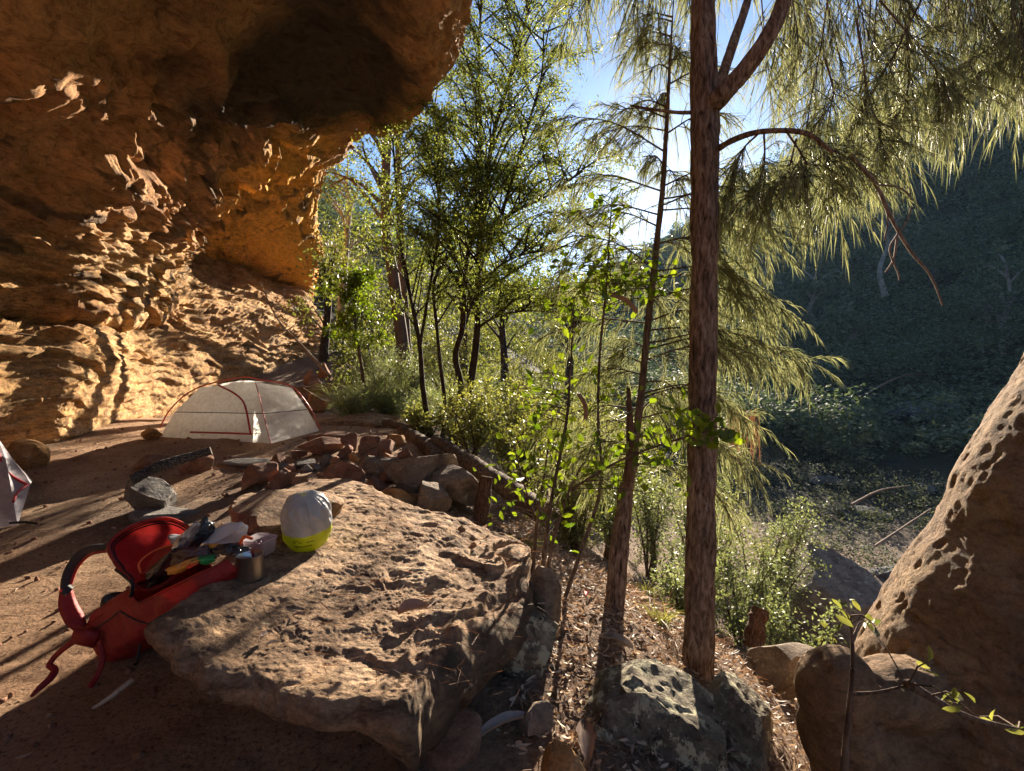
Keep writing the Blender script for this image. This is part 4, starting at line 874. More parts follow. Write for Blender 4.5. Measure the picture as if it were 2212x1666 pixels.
def grow(stems, r, nb, t0, lenf, twigs=7, leaves=14, elev=(0.1, 0.9), lw=(0.05, 0.021), tw_len=0.35, droop=0.15, lean=(0, 0, 0), leaff=leafmesh, brr=0.012):
    """stems: list of world paths. returns wood MB, leaf MB (world space)"""
    wood, lf = MB(), MB(); C, D = [], []
    for path in stems:
        for k in range(nb):
            t = t0 + (1 - t0) * (k + r.random()) / nb; b, tg = pts_on(path, [t]); b, tg = b[0], tg[0]
            az = r.uniform(0, 2 * np.pi); el = r.uniform(*elev); d = np.array([math.cos(az) * math.cos(el), math.sin(az) * math.cos(el), math.sin(el)]) + np.asarray(lean) + tg * .35
            L = lenf(t) * r.uniform(.6, 1.15); d = nrm(d)
            e = b + d * L + np.array([0, 0, -droop * L]); m = b + d * L * .5 + np.array([0, 0, .08 * L]) + r.normal(size=3) * .05 * L
            br = crom(np.stack([b, m, e]), 9); wood.add(*tube(br, np.linspace(brr * (.6 + .5 * L), .003, 9), 5))
            for j in range(twigs):
                tt = r.uniform(.25, 1.0); q, tq = pts_on(br, [tt]); q = q[0]; dd = nrm(tq[0] * .8 + r.normal(size=3) * .75 + (0, 0, .1)); l2 = tw_len * r.uniform(.5, 1.2) * min(1, L)
                tp = np.stack([q, q + dd * l2 * .5 + r.normal(size=3) * .02, q + dd * l2 + (0, 0, -.1 * l2)]); wood.add(*tube(tp, [.004, .003, .0015], 3))
                u = r.uniform(.15, 1.05, leaves); C.append(q + dd * (u * l2)[:, None] + r.normal(size=(leaves, 3)) * min(.07, .022 + .06 * l2)); D.append(nrm(dd * .6 + r.normal(size=(leaves, 3)) * .8 + (0, 0, -.15)))
    C = np.concatenate(C); D = np.concatenate(D); n = len(C)
    leaff(lf, C, D, lw[0] * r.uniform(.6, 1.25, n), lw[1] * r.uniform(.7, 1.2, n), r)
    return wood, lf
def shift(mb, off):
    mb.V = [v - off for v in mb.V]; return mb
def tree_obj(name, label, base, stems, radii, wood, lf, barkm, leafm, cat="tree", sides=10, group=None, disp=0.006, crown="crown"):
    e = empty(name, base, label, cat, group); off = np.array(e.location)
    for p, (a, b) in zip(stems, radii):
        V, F = tube(p - off, np.interp(np.linspace(0, 1, len(p)), [0, .06, 1], [a * 1.25, a, b]), sides, logdisp(disp, 8)); MB().add(V, F).build("trunk", barkm, e)
    shift(wood, off).build("branches", barkm, e); o = shift(lf, off).build(crown, leafm, e, smooth=False)
    return e
def P_(pts, n=40): return smooth_path([at(*p) for p in pts], n)

# ================================================================ multi-stemmed trees in the middle
r = np.random.default_rng(21)
b1 = ongr(934, 958); b1[1] = min(b1[1], 8.2); b2 = ongr(992, 930)
def base_fix(path, down=.35):
    q = path[0].copy(); q[2] = g1(q[0], q[1]) - .05; return np.concatenate([[q], path])
S1 = base_fix(P_([(932,950,7.6),(914,842,7.65),(907,749,7.7),(894,675,7.7),(877,592,7.8),(862,500,7.8),(856,400,7.9),(848,300,8.0)]))
S1b = P_([(907,749,7.7),(925,640,7.6),(945,520,7.6),(950,420,7.5),(940,300,7.5)])
wd, lf = grow([S1, S1b], r, 24, .35, lambda t: 1.35 - .5 * t, 10, 24)
tree_obj("slender_tree", "slender forked dark-stemmed tree behind the short mottled log", S1[0], [S1, S1b], [(.04, .012), (.022, .008)], wd, lf, M_BARKDK, M_LEAF)
S2 = base_fix(P_([(955,952,7.9),(961,875,7.9),(952,792,8),(944,709,8),(940,600,8),(1000,500,8.1),(985,367,8.1),(960,300,8.1),(934,213,8.2),(930,120,8.2)]))
wd, lf = grow([S2], r, 36, .35, lambda t: 1.5 - .5 * t, 10, 24)
tree_obj("slender_tree", "thin single-stemmed tree between forked tree and twin-trunked tree", S2[0], [S2], [(.032, .008)], wd, lf, M_BARKDK, M_LEAF)
S3 = base_fix(P_([(993,925,7.5),(1009,859,7.5),(1021,799,7.5),(1031,709,7.5),(1034,553,7.55),(1044,480,7.6),(1064,300,7.6),(1110,143,7.7),(1140,20,7.8),(1150,-150,7.9)], 60))
S3b = P_([(990,915,7.6),(997,842,7.7),(984,769,7.7),(1000,702,7.7),(1007,575,7.7),(1037,433,7.8),(1039,333,7.8),(1034,133,7.9),(1040,0,8),(1045,-150,8.1)], 60)
S3c = P_([(1034,560,7.55),(1070,490,7.4),(1100,410,7.3),(1140,273,7.2),(1170,160,7.2),(1175,40,7.2)])
S3d = P_([(1037,612,7.55),(1084,572,7.3),(1134,549,7.1),(1200,540,6.9)]); S3e = P_([(1036,705,7.5),(1071,685,7.3),(1134,672,7.1),(1210,676,6.9)]); S3f = P_([(1045,540,7.55),(1100,467,7.3),(1170,430,7.1),(1260,370,6.9)])
wd, lf = grow([S3, S3b], r, 66, .34, lambda t: 2.0 - .5 * t, 13, 24); w2, l2 = grow([S3c, S3d, S3e, S3f], r, 24, .2, lambda t: 1.05, 11, 24)
wd.V += w2.V; [wd.F.setdefault(k, []).extend([f + wd.n for f in v]) for k, v in w2.F.items()]; lf.F[4] += [f + lf.n for f in l2.F[4]]; lf.V += l2.V
tree_obj("twin_trunk_tree", "tall twin-trunked dark tree with wide thin crown above the scrub", S3[0], [S3, S3b, S3c, S3d, S3e, S3f], [(.065, .012), (.05, .01), (.028, .006), (.02, .006), (.018, .006), (.022, .006)], wd, lf, M_BARKDK, M_LEAF)

# ================================================================ lime green young tree beside the cliff end
ST = base_fix(P_([(790,872,9.6),(782,800,9.6),(770,720,9.6),(765,650,9.6),(762,625,9.6)]))
wd, lf = grow([ST], r, 26, .35, lambda t: 1.0 - .5 * t, 7, 15, lw=(.085, .045))
tree_obj("young_tree", "bright lime green young tree beside the cliff end", ST[0], [ST], [(.035, .01)], wd, lf, M_BARKBR, M_LEAFBR)

# ================================================================ shrubs
def shrub(name, label, x, y, h, w_, n, leafm, lw=(.05, .022), group=None, cat="shrub", barkm=M_BARKBR, nst=7, seed=0, leaff=leafmesh):
    r = np.random.default_rng(seed); b = np.array([x, y, g1(x, y) - .03]); e = empty(name, b, label, cat, group)
    wood, lf = MB(), MB(); C, D = [], []
    for k in range(nst):
        az = r.uniform(0, 2 * np.pi); sp = r.uniform(.15, 1) * w_ * .5; tip = np.array([math.cos(az) * sp, math.sin(az) * sp, h * r.uniform(.65, 1.0)])
        pth = crom(np.stack([r.normal(size=3) * (.05, .05, 0), tip * (.35, .35, .5) + r.normal(size=3) * .06, tip]), 10); wood.add(*tube(pth, np.linspace(.012 + .006 * h, .003, 10), 4))
        m = n // nst; nt = max(4, m // 14)
        for j in range(nt):
            q, tq = pts_on(pth, [r.uniform(.2, 1)]); l2 = r.uniform(.18, .5) * w_ * .45; dd = nrm(tq[0] * .5 + r.normal(size=3) * .8 + (0, 0, .15)); u = r.uniform(.1, 1, 14)
            if j % 2 == 0: wood.add(*tube(np.stack([q[0], q[0] + dd * l2 * .5, q[0] + dd * l2]), [.004, .003, .002], 3))
            C.append(q[0] + dd * (u * l2)[:, None] + r.normal(size=(14, 3)) * .04); D.append(nrm(dd * .5 + r.normal(size=(14, 3))))
    C = np.concatenate(C); D = np.concatenate(D); m = len(C); leaff(lf, C, D, lw[0] * r.uniform(.6, 1.3, m), lw[1] * r.uniform(.7, 1.2, m), r)
    wood.build("stems", barkm, e); lf.build("foliage", leafm, e, smooth=False); return e
SHR = [(-.55,6.9,1.1,1.5,2600,0,"dark leafy shrub growing over the long fallen log's upper end"),(.2,6.5,1.3,1.4,2600,0,"glossy dark shrub behind the middle of the long fallen log"),
 (.75,5.7,1.25,1.3,2600,0,"dense glossy shrub at the lower end of the long fallen log"),(.75,6.6,1.7,1.6,3000,0,"tall sunlit scrub bush behind the sapling stems"),
 (0,7.9,1.7,1.8,2800,0,"broad scrub bush right of the twin-trunked tree base"),(1.0,8.0,2.0,1.9,3000,0,"high twiggy bush between twin-trunked tree and leaning she-oak"),
 (-.9,9.2,1.2,1.6,2000,2,"pale bush behind the slender trees' stems"),(.6,9.8,2.4,2.0,2600,2,"pale tall bush far down the bank behind the scrub"),
 (1.7,9.4,2.3,2.0,2400,0,"dark tall bush behind the leaning she-oak"),(-2.0,10.2,1.5,1.8,2000,2,"grey-green bush beyond the low rock shelf"),
 (-3.1,11.5,1.6,1.8,1800,2,"grey-green bush next to the lime green young tree"),(-1.6,12.5,2.3,2.4,2400,0,"olive bush on the bank beyond the slender trees"),
 (.6,12.6,3.0,2.6,2600,0,"large olive bush low on the bank in the distance"),(2.4,12,3.0,2.8,2600,0,"large dark bush below the skyline dip"),
 (2.9,8.2,2.3,1.8,2800,2,"silvery sunlit shrub right of the thick she-oak trunk"),(3.75,7.4,2.2,1.9,3200,2,"rounded silvery shrub above the dark rock ledge"),
 (2.15,5.9,1.3,1.2,2000,2,"sparkling pale shrub just behind the thick she-oak"),(2.9,6.3,1.3,1.4,2400,2,"pale shrub spilling over the dark rock ledge"),
 (2.75,5.0,.9,1.1,1600,2,"low pale shrub by the jagged dead stump"),(3.9,9.6,2.4,2.0,2400,0,"dark shrub behind the rounded silvery shrub"),
 (1.75,4.9,.8,.9,1400,2,"small twiggy shrub between she-oak trunk and dead stump"),(3.4,5.6,1.0,1.2,1600,0,"low green shrub below the dark rock ledge"),
 (-1.3,7.6,.6,1.0,1200,0,"low dark shrub at the foot of the slender trees"),
 (1.3,6.9,1.5,1.5,2200,2,"pale scrub bush left of the leaning she-oak's stem"),(4.6,8.6,1.4,1.8,2000,0,"spreading dark shrub near the fallen gully branch"),
 (2.1,7.6,1.9,1.7,2400,2,"pale upright shrub behind the thick she-oak's lower trunk"),(-.25,11,1.8,2.0,2000,2,"hazy pale bush between slender tree stems and far bank")]
for k, (x, y, h, w_, n, mi, lb) in enumerate(SHR):
    shrub("scrub_shrub", lb, x, y, h, w_, int(n * 1.5), [M_LEAFDK, M_LEAF, M_LEAFPALE][mi], lw=(.05, .026), seed=300 + k, group="scrub shrubs on the bank")
# feathery pale bushes on the bank behind the tent
def feather(x, y, h, w_, n, lb, seed):
    r = np.random.default_rng(seed); b = np.array([x, y, g1(x, y) - .02]); e = empty("feathery_bush", b, lb, "bush", "feathery bushes behind the tent"); mb = MB(); wd = MB()
    C, D = [], []
    for k in range(n // 26):
        az = r.uniform(0, 2 * np.pi); tip = np.array([math.cos(az) * w_ * .5, math.sin(az) * w_ * .5, 0]) * r.uniform(.1, 1) + (0, 0, h * r.uniform(.5, 1)); u = r.uniform(.25, 1, 26)[:, None]
        p = tip * u + np.array([0, 0, -.1 * h]) * u * u; wd.add(*tube(np.stack([0 * tip, tip * .5, tip * .98 - (0, 0, .09 * h)]), [.006, .004, .002], 3))
        C.append(p); D.append(nrm(tip + r.normal(size=(26, 3)) * .5))
    needlemesh(mb, np.concatenate(C), np.concatenate(D), r.uniform(.12, .25, len(C) * 26), .006, r, .5)
    wd.build("stems", M_BARKBR, e); mb.build("fronds", M_NEEDP, e, smooth=False)
for k, (x, y, h, w_, n, lb) in enumerate([(-2.9,9.3,.8,1.3,2600,"pale feathery bush right behind the tent's corner"),(-2.3,9.6,1.0,1.4,2800,"pale feathery bush at the lime green tree's foot"),(-1.6,9.0,.9,1.3,2600,"pale feathery bush behind the low rock shelf"),(-.9,8.5,.8,1.1,2200,"feathery bush among the slender trees' stems"),(-2.6,10.6,1.4,1.6,2600,"tall feathery bush behind the lime green tree"),(-1.0,10.0,1.6,1.7,2600,"tall hazy feathery bush behind the slender trees")]):
    feather(x, y, h, w_, n, lb, 400 + k)

# ================================================================ she-oaks
def spray(mb, wd, path, r, ntw, nneed, twl=.32, nl=.19, t0=.25, w_=.0035, hang=.8, spread=.6):
    path = np.asarray(path); C, D, L = [], [], []
    for k in range(ntw):
        q, tq = pts_on(path, [t0 + (1.03 - t0) * (k + r.random()) / ntw]); q, tq = q[0], tq[0]
        d = nrm(tq * .9 + r.normal(size=3) * spread + (0, 0, -.35 * hang)); l2 = twl * r.uniform(.5, 1.15); u = np.sort(r.uniform(.05, 1, nneed))[:, None]
        pts = q + d * l2 * u + np.array([0, 0, -.45 * hang * l2]) * u * u
        wd.add(*tube(np.stack([q, q + d * l2 * .5 + (0, 0, -.11 * hang * l2), q + d * l2 * .95 + (0, 0, -.4 * hang * l2)]), [.003, .002, .001], 3))
        C.append(pts); D.append(nrm(d + np.array([0, 0, -hang * .8]) * u + r.normal(size=(nneed, 3)) * .28)); L.append(nl * r.uniform(.6, 1.2, nneed))
    needlemesh(mb, np.concatenate(C), np.concatenate(D), np.concatenate(L), w_, r, hang)
def oaktrunk(path, rad, sides=72, n=420):
    p = smooth_path(path, n); rr = np.interp(np.linspace(0, 1, n), np.linspace(0, 1, len(rad)), rad)
    def dp(V):
        sc_ = np.clip(rr / .06, .15, 1)[:, None]
        q = V * np.array([13, 13, 3.4]); q = q + .35 * np.stack([fbm(V * 9, 2), fbm(V * 9 + 5, 2), fbm(V * 9 + 8, 2)], -1)
        rg = ridged(q, 3); return sc_ * (.014 * np.abs(rg) ** .6 * np.sign(rg) + .006 * fbm(V * 4, 3))
    return tube(p, rr, sides, dp)
# thick she-oak
r = np.random.default_rng(33)
tb = ongr(1505, 1445); Y0 = tb[1]
tp = [tb + (0, 0, -.15), at(1508, 1420, Y0), at(1513, 1200, Y0 + .02), at(1517, 900, Y0 + .03), at(1521, 600, Y0 + .05), at(1523, 300, Y0 + .08), at(1521, 200, Y0 + .1), at(1518, 0, Y0 + .12), at(1515, -250, Y0 + .2), at(1512, -600, Y0 + .3)]
e = empty("she_oak", tb, "thick furrowed she-oak with forked limb and drooping needle canopy", "tree"); off = np.array(e.location)
wpx = Y0 / 1106
V, F = oaktrunk(tp, np.array([64, 60, 56, 52, 50, 52, 50, 42, 36, 28]) * wpx * .5); MB().add(V - off, F).build("trunk", M_BARKOAK, e)
for nm, pts, rr in (("limb", [(1530, 235, Y0 + .08), (1560, 205, Y0), (1610, 150, Y0 - .05), (1655, 85, Y0 - .1), (1690, 10, Y0 - .1), (1720, -120, Y0 - .1)], np.array([36, 34, 30, 28, 26, 20])),
                    ("limb", [(1535, 225, Y0 + .1), (1560, 165, Y0 + .2), (1585, 90, Y0 + .3), (1615, 0, Y0 + .4), (1640, -120, Y0 + .5)], np.array([22, 20, 18, 16, 14])),
                    ("limb", [(1545, 325, Y0 + .05), (1590, 300, Y0 - .1), (1650, 284, Y0 - .2), (1740, 288, Y0 - .25), (1800, 330, Y0 - .3)], np.array([12, 10, 9, 8, 5])),
                    ("limb", [(1505, 243, Y0 + .1), (1460, 243, Y0 + .1), (1400, 235, Y0 + .2), (1362, 228, Y0 + .2)], np.array([8, 6, 5, 3]))):
    V, F = oaktrunk([at(*q) for q in pts], rr * wpx * .5, 24, 90); MB().add(V - off, F).build(nm, M_BARKOAK, e)
nd, wd = MB(), MB()
def cbranch(a, b, c, ntw, nneed, rad=.007, **kw):
    p = crom(np.stack([at(*a), at(*b), at(*c)]), 12); wd.add(*tube(p, np.linspace(rad, .002, 12), 5)); spray(nd, wd, p, r, ntw, nneed, **kw)
EX = [((1740,288,3.0),(1800,325,2.9),(1850,352,2.9)),((1650,284,3.0),(1650,360,3.0),(1625,430,3.0)),((1700,286,3.0),(1740,350,2.9),(1735,380,2.9)),((1850,40,3.1),(1870,220,3.1),(1820,300,3.1)),
 ((1960,60,3.2),(1960,200,3.2),(1910,280,3.2)),((2212,60,3.4),(2080,140,3.3),(1960,220,3.3)),((2260,20,3.5),(2190,110,3.4),(2090,170,3.4)),((1900,0,3.2),(2000,120,3.2),(2050,190,3.2)),
 ((2100,-60,3.4),(2150,60,3.4),(2190,130,3.4)),((1780,120,3.1),(1800,210,3.1),(1760,270,3.1)),((1640,287,3.0),(1600,330,3.1),(1580,400,3.1)),((2000,-20,3.2),(1930,120,3.2),(1880,200,3.2)),
 ((1720,300,2.95),(1700,370,2.95),(1660,410,2.95)),((1760,295,2.95),(1790,350,2.9),(1800,400,2.9)),((1880,230,3.1),(1900,280,3.1),(1890,330,3.1)),((2050,150,3.3),(2060,190,3.3),(2040,230,3.3))]
for a, b, c in EX: cbranch(a, b, c, 38, 20, spread=.75, twl=.3, nl=.16)
for k in range(105):          # looser hanging foliage against the sky
    x = r.uniform(1560, 2280); y = r.uniform(-320, 20); Y = r.uniform(3.0, 4.8); ln = r.uniform(160, 330)
    dx = r.uniform(-60, 130); cbranch((x, y, Y), (x + dx * .4, y + ln * .45, Y), (x + dx, y + ln, Y), 17, 14, rad=.005, twl=.34, nl=.18)
for k in range(30):
    x = r.uniform(1225, 1500); y = r.uniform(-230, -60); Y = r.uniform(3.2, 4.5); ln = r.uniform(90, 200)
    cbranch((1515, y - 40, Y), ((x + 1515) / 2, y - 40, Y), (x, y + ln, Y), 12, 12, rad=.005, t0=.55, twl=.3, nl=.18)
shift(wd, off).build("branches", M_BARKBR, e); shift(nd, off).build("crown", M_NEED, e, smooth=False)
# bare dead branch hanging from it
mb = MB(); B0 = P_([(1835,335,2.85),(1890,395,2.8),(1925,470,2.75),(1965,540,2.7),(2010,595,2.65),(2037,660,2.6)], 40); ee = empty("dead_branch", B0[0], "bare forked dead branch hanging below the she-oak canopy", "branch"); off2 = np.array(ee.location)
MB().add(*tube(B0 - off2, np.linspace(.012, .004, 40), 7, logdisp(.002, 30))).build("main_stem", M_DEAD, ee)
for pts in ([(1903,425,2.78),(1918,470,2.75),(1910,520,2.72)],[(1890,400,2.8),(1940,405,2.78),(1968,430,2.76),(1962,470,2.74),(1942,505,2.72)],[(1940,505,2.72),(1922,540,2.7),(1940,590,2.66),(1943,606,2.65)],[(1938,515,2.72),(1930,560,2.7),(1912,590,2.68)]):
    MB().add(*tube(P_(pts, 18) - off2, np.linspace(.006, .003, 18), 5, logdisp(.0015, 30))).build("fork", M_DEAD, ee)
# young she-oak behind
r = np.random.default_rng(35)
yb = ongr(1322, 1312); Yb = yb[1]; e = empty("young_she_oak", yb, "leaning she-oak with stout foot and feathery drooping branches left of thick trunk", "tree"); off = np.array(e.location)
V, F = oaktrunk([yb + (0, 0, -.1), at(1330, 1280, Yb), at(1342, 1150, Yb), at(1352, 1060, Yb + .03), at(1366, 1000, Yb + .05), at(1372, 930, Yb + .06)], np.array([40, 37, 34, 28, 20, 15]) * Yb / 1106 * .5, 48, 200); MB().add(V - off, F).build("trunk", M_BARKOAK, e)
V, F = oaktrunk([at(1352, 1060, Yb + .02), at(1360, 990, Yb), at(1361, 920, Yb), at(1358, 838, Yb)], np.array([18, 16, 14, 6]) * Yb / 1106 * .5, 24, 80); MB().add(V - off, F).build("dead_spur", M_STUMP, e)
st = smooth_path([at(1348, 1090, Yb), at(1368, 980, Yb + .05), at(1385, 850, Yb + .1), at(1400, 700, Yb + .1), at(1416, 550, Yb + .1), at(1432, 400, Yb + .1), at(1441, 250, Yb + .1), at(1448, 120, Yb + .1), at(1455, 0, Yb + .1)], 120)
V, F = tube(st, np.interp(np.linspace(0, 1, 120), [0, .5, .8, 1], [.026, .019, .010, .002]), 14, logdisp(.004, 12)); MB().add(V - off, F).build("upper_stem", M_BARKBR, e)
nd, wd = MB(), MB()
def ybranch(q, tip, mid_up=.12, ntw=26, nneed=16, **kw):
    m = (q + tip) / 2 + (0, 0, mid_up); p = crom(np.stack([q, m, tip]), 12); wd.add(*tube(p, np.linspace(.0065, .0015, 12), 5)); spray(nd, wd, p, r, ntw, nneed, **kw)
for (t, tip) in [(.60, (1650, 508)), (.58, (1615, 545)), (.47, (1690, 668)), (.46, (1640, 690)), (.34, (1735, 780)), (.33, (1670, 790)), (.25, (1610, 905)), (.16, (1610, 1000)), (.52, (1600, 600)), (.1, (1570, 1090)), (.2, (1560, 960)), (.38, (1580, 740))]:
    q = pts_on(st, [t])[0][0]; ybranch(q, at(*tip, Yb + r.uniform(.1, .6)), .14, 44, 22, twl=.26, nl=.13, w_=.0042, hang=.7)
for k in range(44):
    t = .10 + .88 * ((k + r.random()) / 44) ** 1.1; q = pts_on(st, [t])[0][0]; az = r.uniform(-.35, np.pi + .35); L = (1.05 - .62 * max(0, t - .3) / .7) * r.uniform(.45, 1.05)
    L *= .62 if (t < .35 and math.cos(az) < -.2) else 1
    ybranch(q, q + np.array([math.cos(az) * L, math.sin(az) * L, L * (-.25 + .8 * t + r.uniform(-.2, .2))]), .1 * L, int(14 + 18 * L), 16, twl=.22, nl=.15, t0=.12)
shift(wd, off).build("branches", M_BARKBR, e); shift(nd, off).build("crown", M_NEED, e, smooth=False)
# ================================================================ saplings with big toothed leaves
def sapling(name, label, stems, clusters, seed, lw=(.075, .038), mat=M_LEAFBR):
    r = np.random.default_rng(seed); S0 = [P_(s, 40) for s in stems]; b = ongr(stems[0][0][0], stems[0][0][1]); 
    e = empty(name, b, label, "sapling", "saplings between slab and she-oaks"); off = np.array(e.location); q = S0[0]; S0[0] = np.concatenate([[b + (0, 0, -.04)], q])
    for k, s in enumerate(S0): MB().add(*tube(s - off, np.linspace(.014 if k == 0 else .007, .003, len(s)), 8, logdisp(.002, 14))).build("stem", M_BARKBR, e)
    mb, tw = MB(), MB(); allp = np.concatenate(S0)
    for (x, y, Y, n, rx, ry) in clusters:
        c = np.stack([at(x + a, y + b_, Y + d) for a, b_, d in zip(r.normal(size=n) * rx, r.normal(size=n) * ry, r.normal(size=n) * .12)])
        for q in c[::3]:
            j = allp[np.argmin(((allp - q) ** 2).sum(1) + 3 * np.maximum(0, allp[:, 2] - q[2]))]; tw.add(*tube(np.stack([j, (j + q) / 2 + (0, 0, .02), q]), [.003, .0025, .0015], 4))
        leafmesh6(mb, c, nrm(r.normal(size=(n, 3)) + (0, 0, .2)), lw[0] * r.uniform(.6, 1.2, n), lw[1] * r.uniform(.7, 1.2, n), r)
    tw.V and tag(shift(tw, off).build("twigs", M_BARKBR, e), kind="stuff"); shift(mb, off).build("leaves", mat, e, smooth=False)
sapling("sapling", "tall thin sapling with bright toothed leaves left of leaning she-oak", [[(1207,1332,3.2),(1255,1190,3.25),(1298,1050,3.3),(1292,900,3.3),(1296,760,3.3),(1310,620,3.3),(1316,520,3.3),(1322,430,3.3)]], [(1310,470,3.3,26,26,30),(1320,600,3.3,110,60,32),(1260,570,3.3,30,40,25),(1385,620,3.25,40,40,25),(1300,820,3.3,20,40,40),(1330,930,3.3,40,60,60),(1290,1010,3.3,30,40,40)], 501)
sapling("sapling", "straight sapling with yellow-green leaves beside the knobbly lichen rock", [[(1165,1300,3.0),(1188,1100,3.0),(1222,920,3.05),(1232,800,3.1),(1240,640,3.1)]], [(1230,680,3.1,34,34,28),(1190,920,3.05,30,40,30),(1170,860,3.05,20,30,30),(1160,1010,3.0,26,45,40),(1200,1060,3.0,30,40,50)], 502)
sapling("sapling", "low branching sapling whose leaves cross the thick she-oak trunk", [[(1180,1290,2.9),(1192,1180,2.9),(1230,1060,2.85),(1260,1000,2.8)],[(1230,1060,2.85),(1330,1000,2.7),(1430,960,2.6),(1510,935,2.5)]], [(1520,935,2.5,30,26,14),(1480,900,2.55,22,26,16),(1440,950,2.6,30,50,30),(1400,990,2.65,30,50,40),(1560,950,2.5,12,14,10),(1300,1040,2.75,24,50,30)], 503)
sapling("sapling", "cluster sapling of bare twigs and few leaves by the long log", [[(1150,1250,3.2),(1160,1130,3.2),(1178,1010,3.3),(1200,860,3.4)],[(1160,1130,3.2),(1130,1040,3.3),(1110,960,3.4)]], [(1180,950,3.3,24,40,40),(1120,1000,3.35,24,30,40),(1100,1080,3.3,24,40,30),(1200,820,3.4,20,20,30)], 504, (.06, .03))
sapling("sapling", "spindly foreground sapling in front of the pillar's knob", [[(1822,1680,1.75),(1832,1560,1.75),(1842,1440,1.75),(1838,1330,1.75)],[(1838,1500,1.75),(1900,1495,1.72),(1960,1480,1.7)]], [(1850,1330,1.75,8,24,14),(1830,1360,1.75,5,40,12),(1890,1345,1.74,4,20,8)], 505, (.055, .022), M_LEAFDK)
sapling("sapling", "holly-leaved sprig poking across the face of the honeycombed pillar", [[(1962,1478,1.45),(2000,1500,1.45),(2060,1535,1.44),(2130,1560,1.43),(2200,1575,1.42)]], [(2000,1440,1.45,3,16,16),(2050,1520,1.44,4,16,14),(2090,1535,1.44,4,22,12),(2180,1570,1.42,3,16,6)], 506, (.05, .02), M_LEAFDK)
# grass tufts
M_GRASS = leafmat("tussock_blade", (0.10, 0.12, 0.03), (0.30, 0.27, 0.12), 0.4, (1.5, 1.5, 0.7), 0.3, 0.5)
for k, (x, y, h, lb) in enumerate([(1245,1185,.22,"small grass tuft by the sapling stems"),(1400,1290,.2,"straw-coloured tuft between the two she-oak trunks"),(1610,1290,.25,"pale tussock behind the thick she-oak trunk"),(1840,1340,.35,"spiky grass clump on shaded gully edge"),(1130,1190,.2,"thin grass tuft behind the slab's back edge"),(1430,1350,.22,"dry tuft at the foot of the thick she-oak"),(1925,1470,.3,"yellowish grass clump behind the pillar's knob"),(1800,1400,.3,"grass clump above the long flat boulder")]):
    b = ongr(x, y); r = np.random.default_rng(600 + k); mb = MB(); n = 90; az = r.uniform(0, 6.28, n); D = np.stack([np.cos(az) * .6, np.sin(az) * .6, r.uniform(.5, 1.6, n)], -1)
    needlemesh(mb, r.normal(size=(n, 3)) * (.025, .025, 0), D, h * r.uniform(.5, 1.3, n) * max(1, b[1] / 4), .006, r, .6); o = mb.build("grass_tuft", M_GRASS, smooth=False); o.location = b; tag(o, lb, "grass tuft", "grass tufts on the slope")

# ================================================================ gum trees behind, hillside forest
def gum(name, label, path, rad, lw, nb, seed, lenf, bark, leafm, twigs=8, leaves=10, t0=.45, group=None, droop=.2):
    r = np.random.default_rng(seed); wd, lf = grow([path], r, nb, t0, lenf, twigs, leaves, lw=lw, tw_len=lenf(.7) * .5, droop=droop, brr=rad[0] * .22)
    return tree_obj(name, label, path[0], [path], [rad], wd, lf, bark, leafm, group=group, disp=.02)
def gpath(pts): return base_fix(P_(pts, 30))
gum("gum_tree", "tall straight gum trunk rising behind the slender trees", gpath([(872,760,17),(850,600,17),(832,470,17),(840,250,17),(850,60,17)]), (.2, .1), (.16, .06), 20, 701, lambda t: 3.2 - 1.2 * t, M_BARKBR, M_HILLSUN)
gum("gum_tree", "second gum trunk standing close beside the tall straight gum", gpath([(880,760,19),(868,560,19),(862,400,19),(858,240,19),(850,40,19)]), (.15, .08), (.16, .06), 14, 702, lambda t: 3.0 - 1.2 * t, M_BARKBR, M_HILLSUN)
gum("gum_tree", "leafy gum growing against the end of the cliff", gpath([(735,700,21),(745,560,21),(755,440,21),(745,380,21)]), (.16, .05), (.2, .08), 18, 703, lambda t: 3.0 - 1.2 * t, M_BARKPALE, M_HILLSUN, t0=.2)
gum("gum_tree", "broad olive gum filling the gap beyond the slender trees", gpath([(1000,740,19),(1005,620,19),(1000,520,19)]), (.16, .05), (.2, .08), 18, 704, lambda t: 3.0 - 1.0 * t, M_BARKDK, M_HILLSUN, t0=.15)
gum("gum_tree", "gum crown low on the bank below the skyline dip", gpath([(1090,780,22),(1085,690,22),(1095,640,22)]), (.16, .05), (.2, .08), 20, 705, lambda t: 2.8 - 1.0 * t, M_BARKDK, M_HILLSUN, t0=.1)
gum("gum_tree", "gum crown in sun far behind the leaning she-oak", gpath([(1230,780,26),(1235,700,26),(1240,650,26)]), (.18, .05), (.22, .09), 36, 706, lambda t: 2.8 - 1.0 * t, M_BARKDK, M_HILLSUN, t0=.1)
gum("gum_tree", "bushy gum at the end of the cliff above the lime tree", gpath([(700,760,17),(710,650,17),(715,560,17)]), (.14, .05), (.16, .07), 10, 707, lambda t: 2.0 - .6 * t, M_BARKDK, M_HILLSUN, t0=.15)
def billow(mb, r, c, s, nn, ls, nb=7):
    sub = c + rdir(r, nb) * s * r.uniform(.35, .85, (nb, 1)) * (1, 1, .6); i = r.integers(0, nb, nn); d = rdir(r, nn); d[:, 2] = np.abs(d[:, 2]) * 1.1 - .25
    C = sub[i] + d * s * r.uniform(.22, .42, (nb, 1))[i]
    leafmesh(mb, C, nrm(d * (1, 1, .3) + r.normal(size=(nn, 3)) * (.8, .8, .35)), ls * r.uniform(.6, 1.2, nn), ls * .55, r, .15, .6)
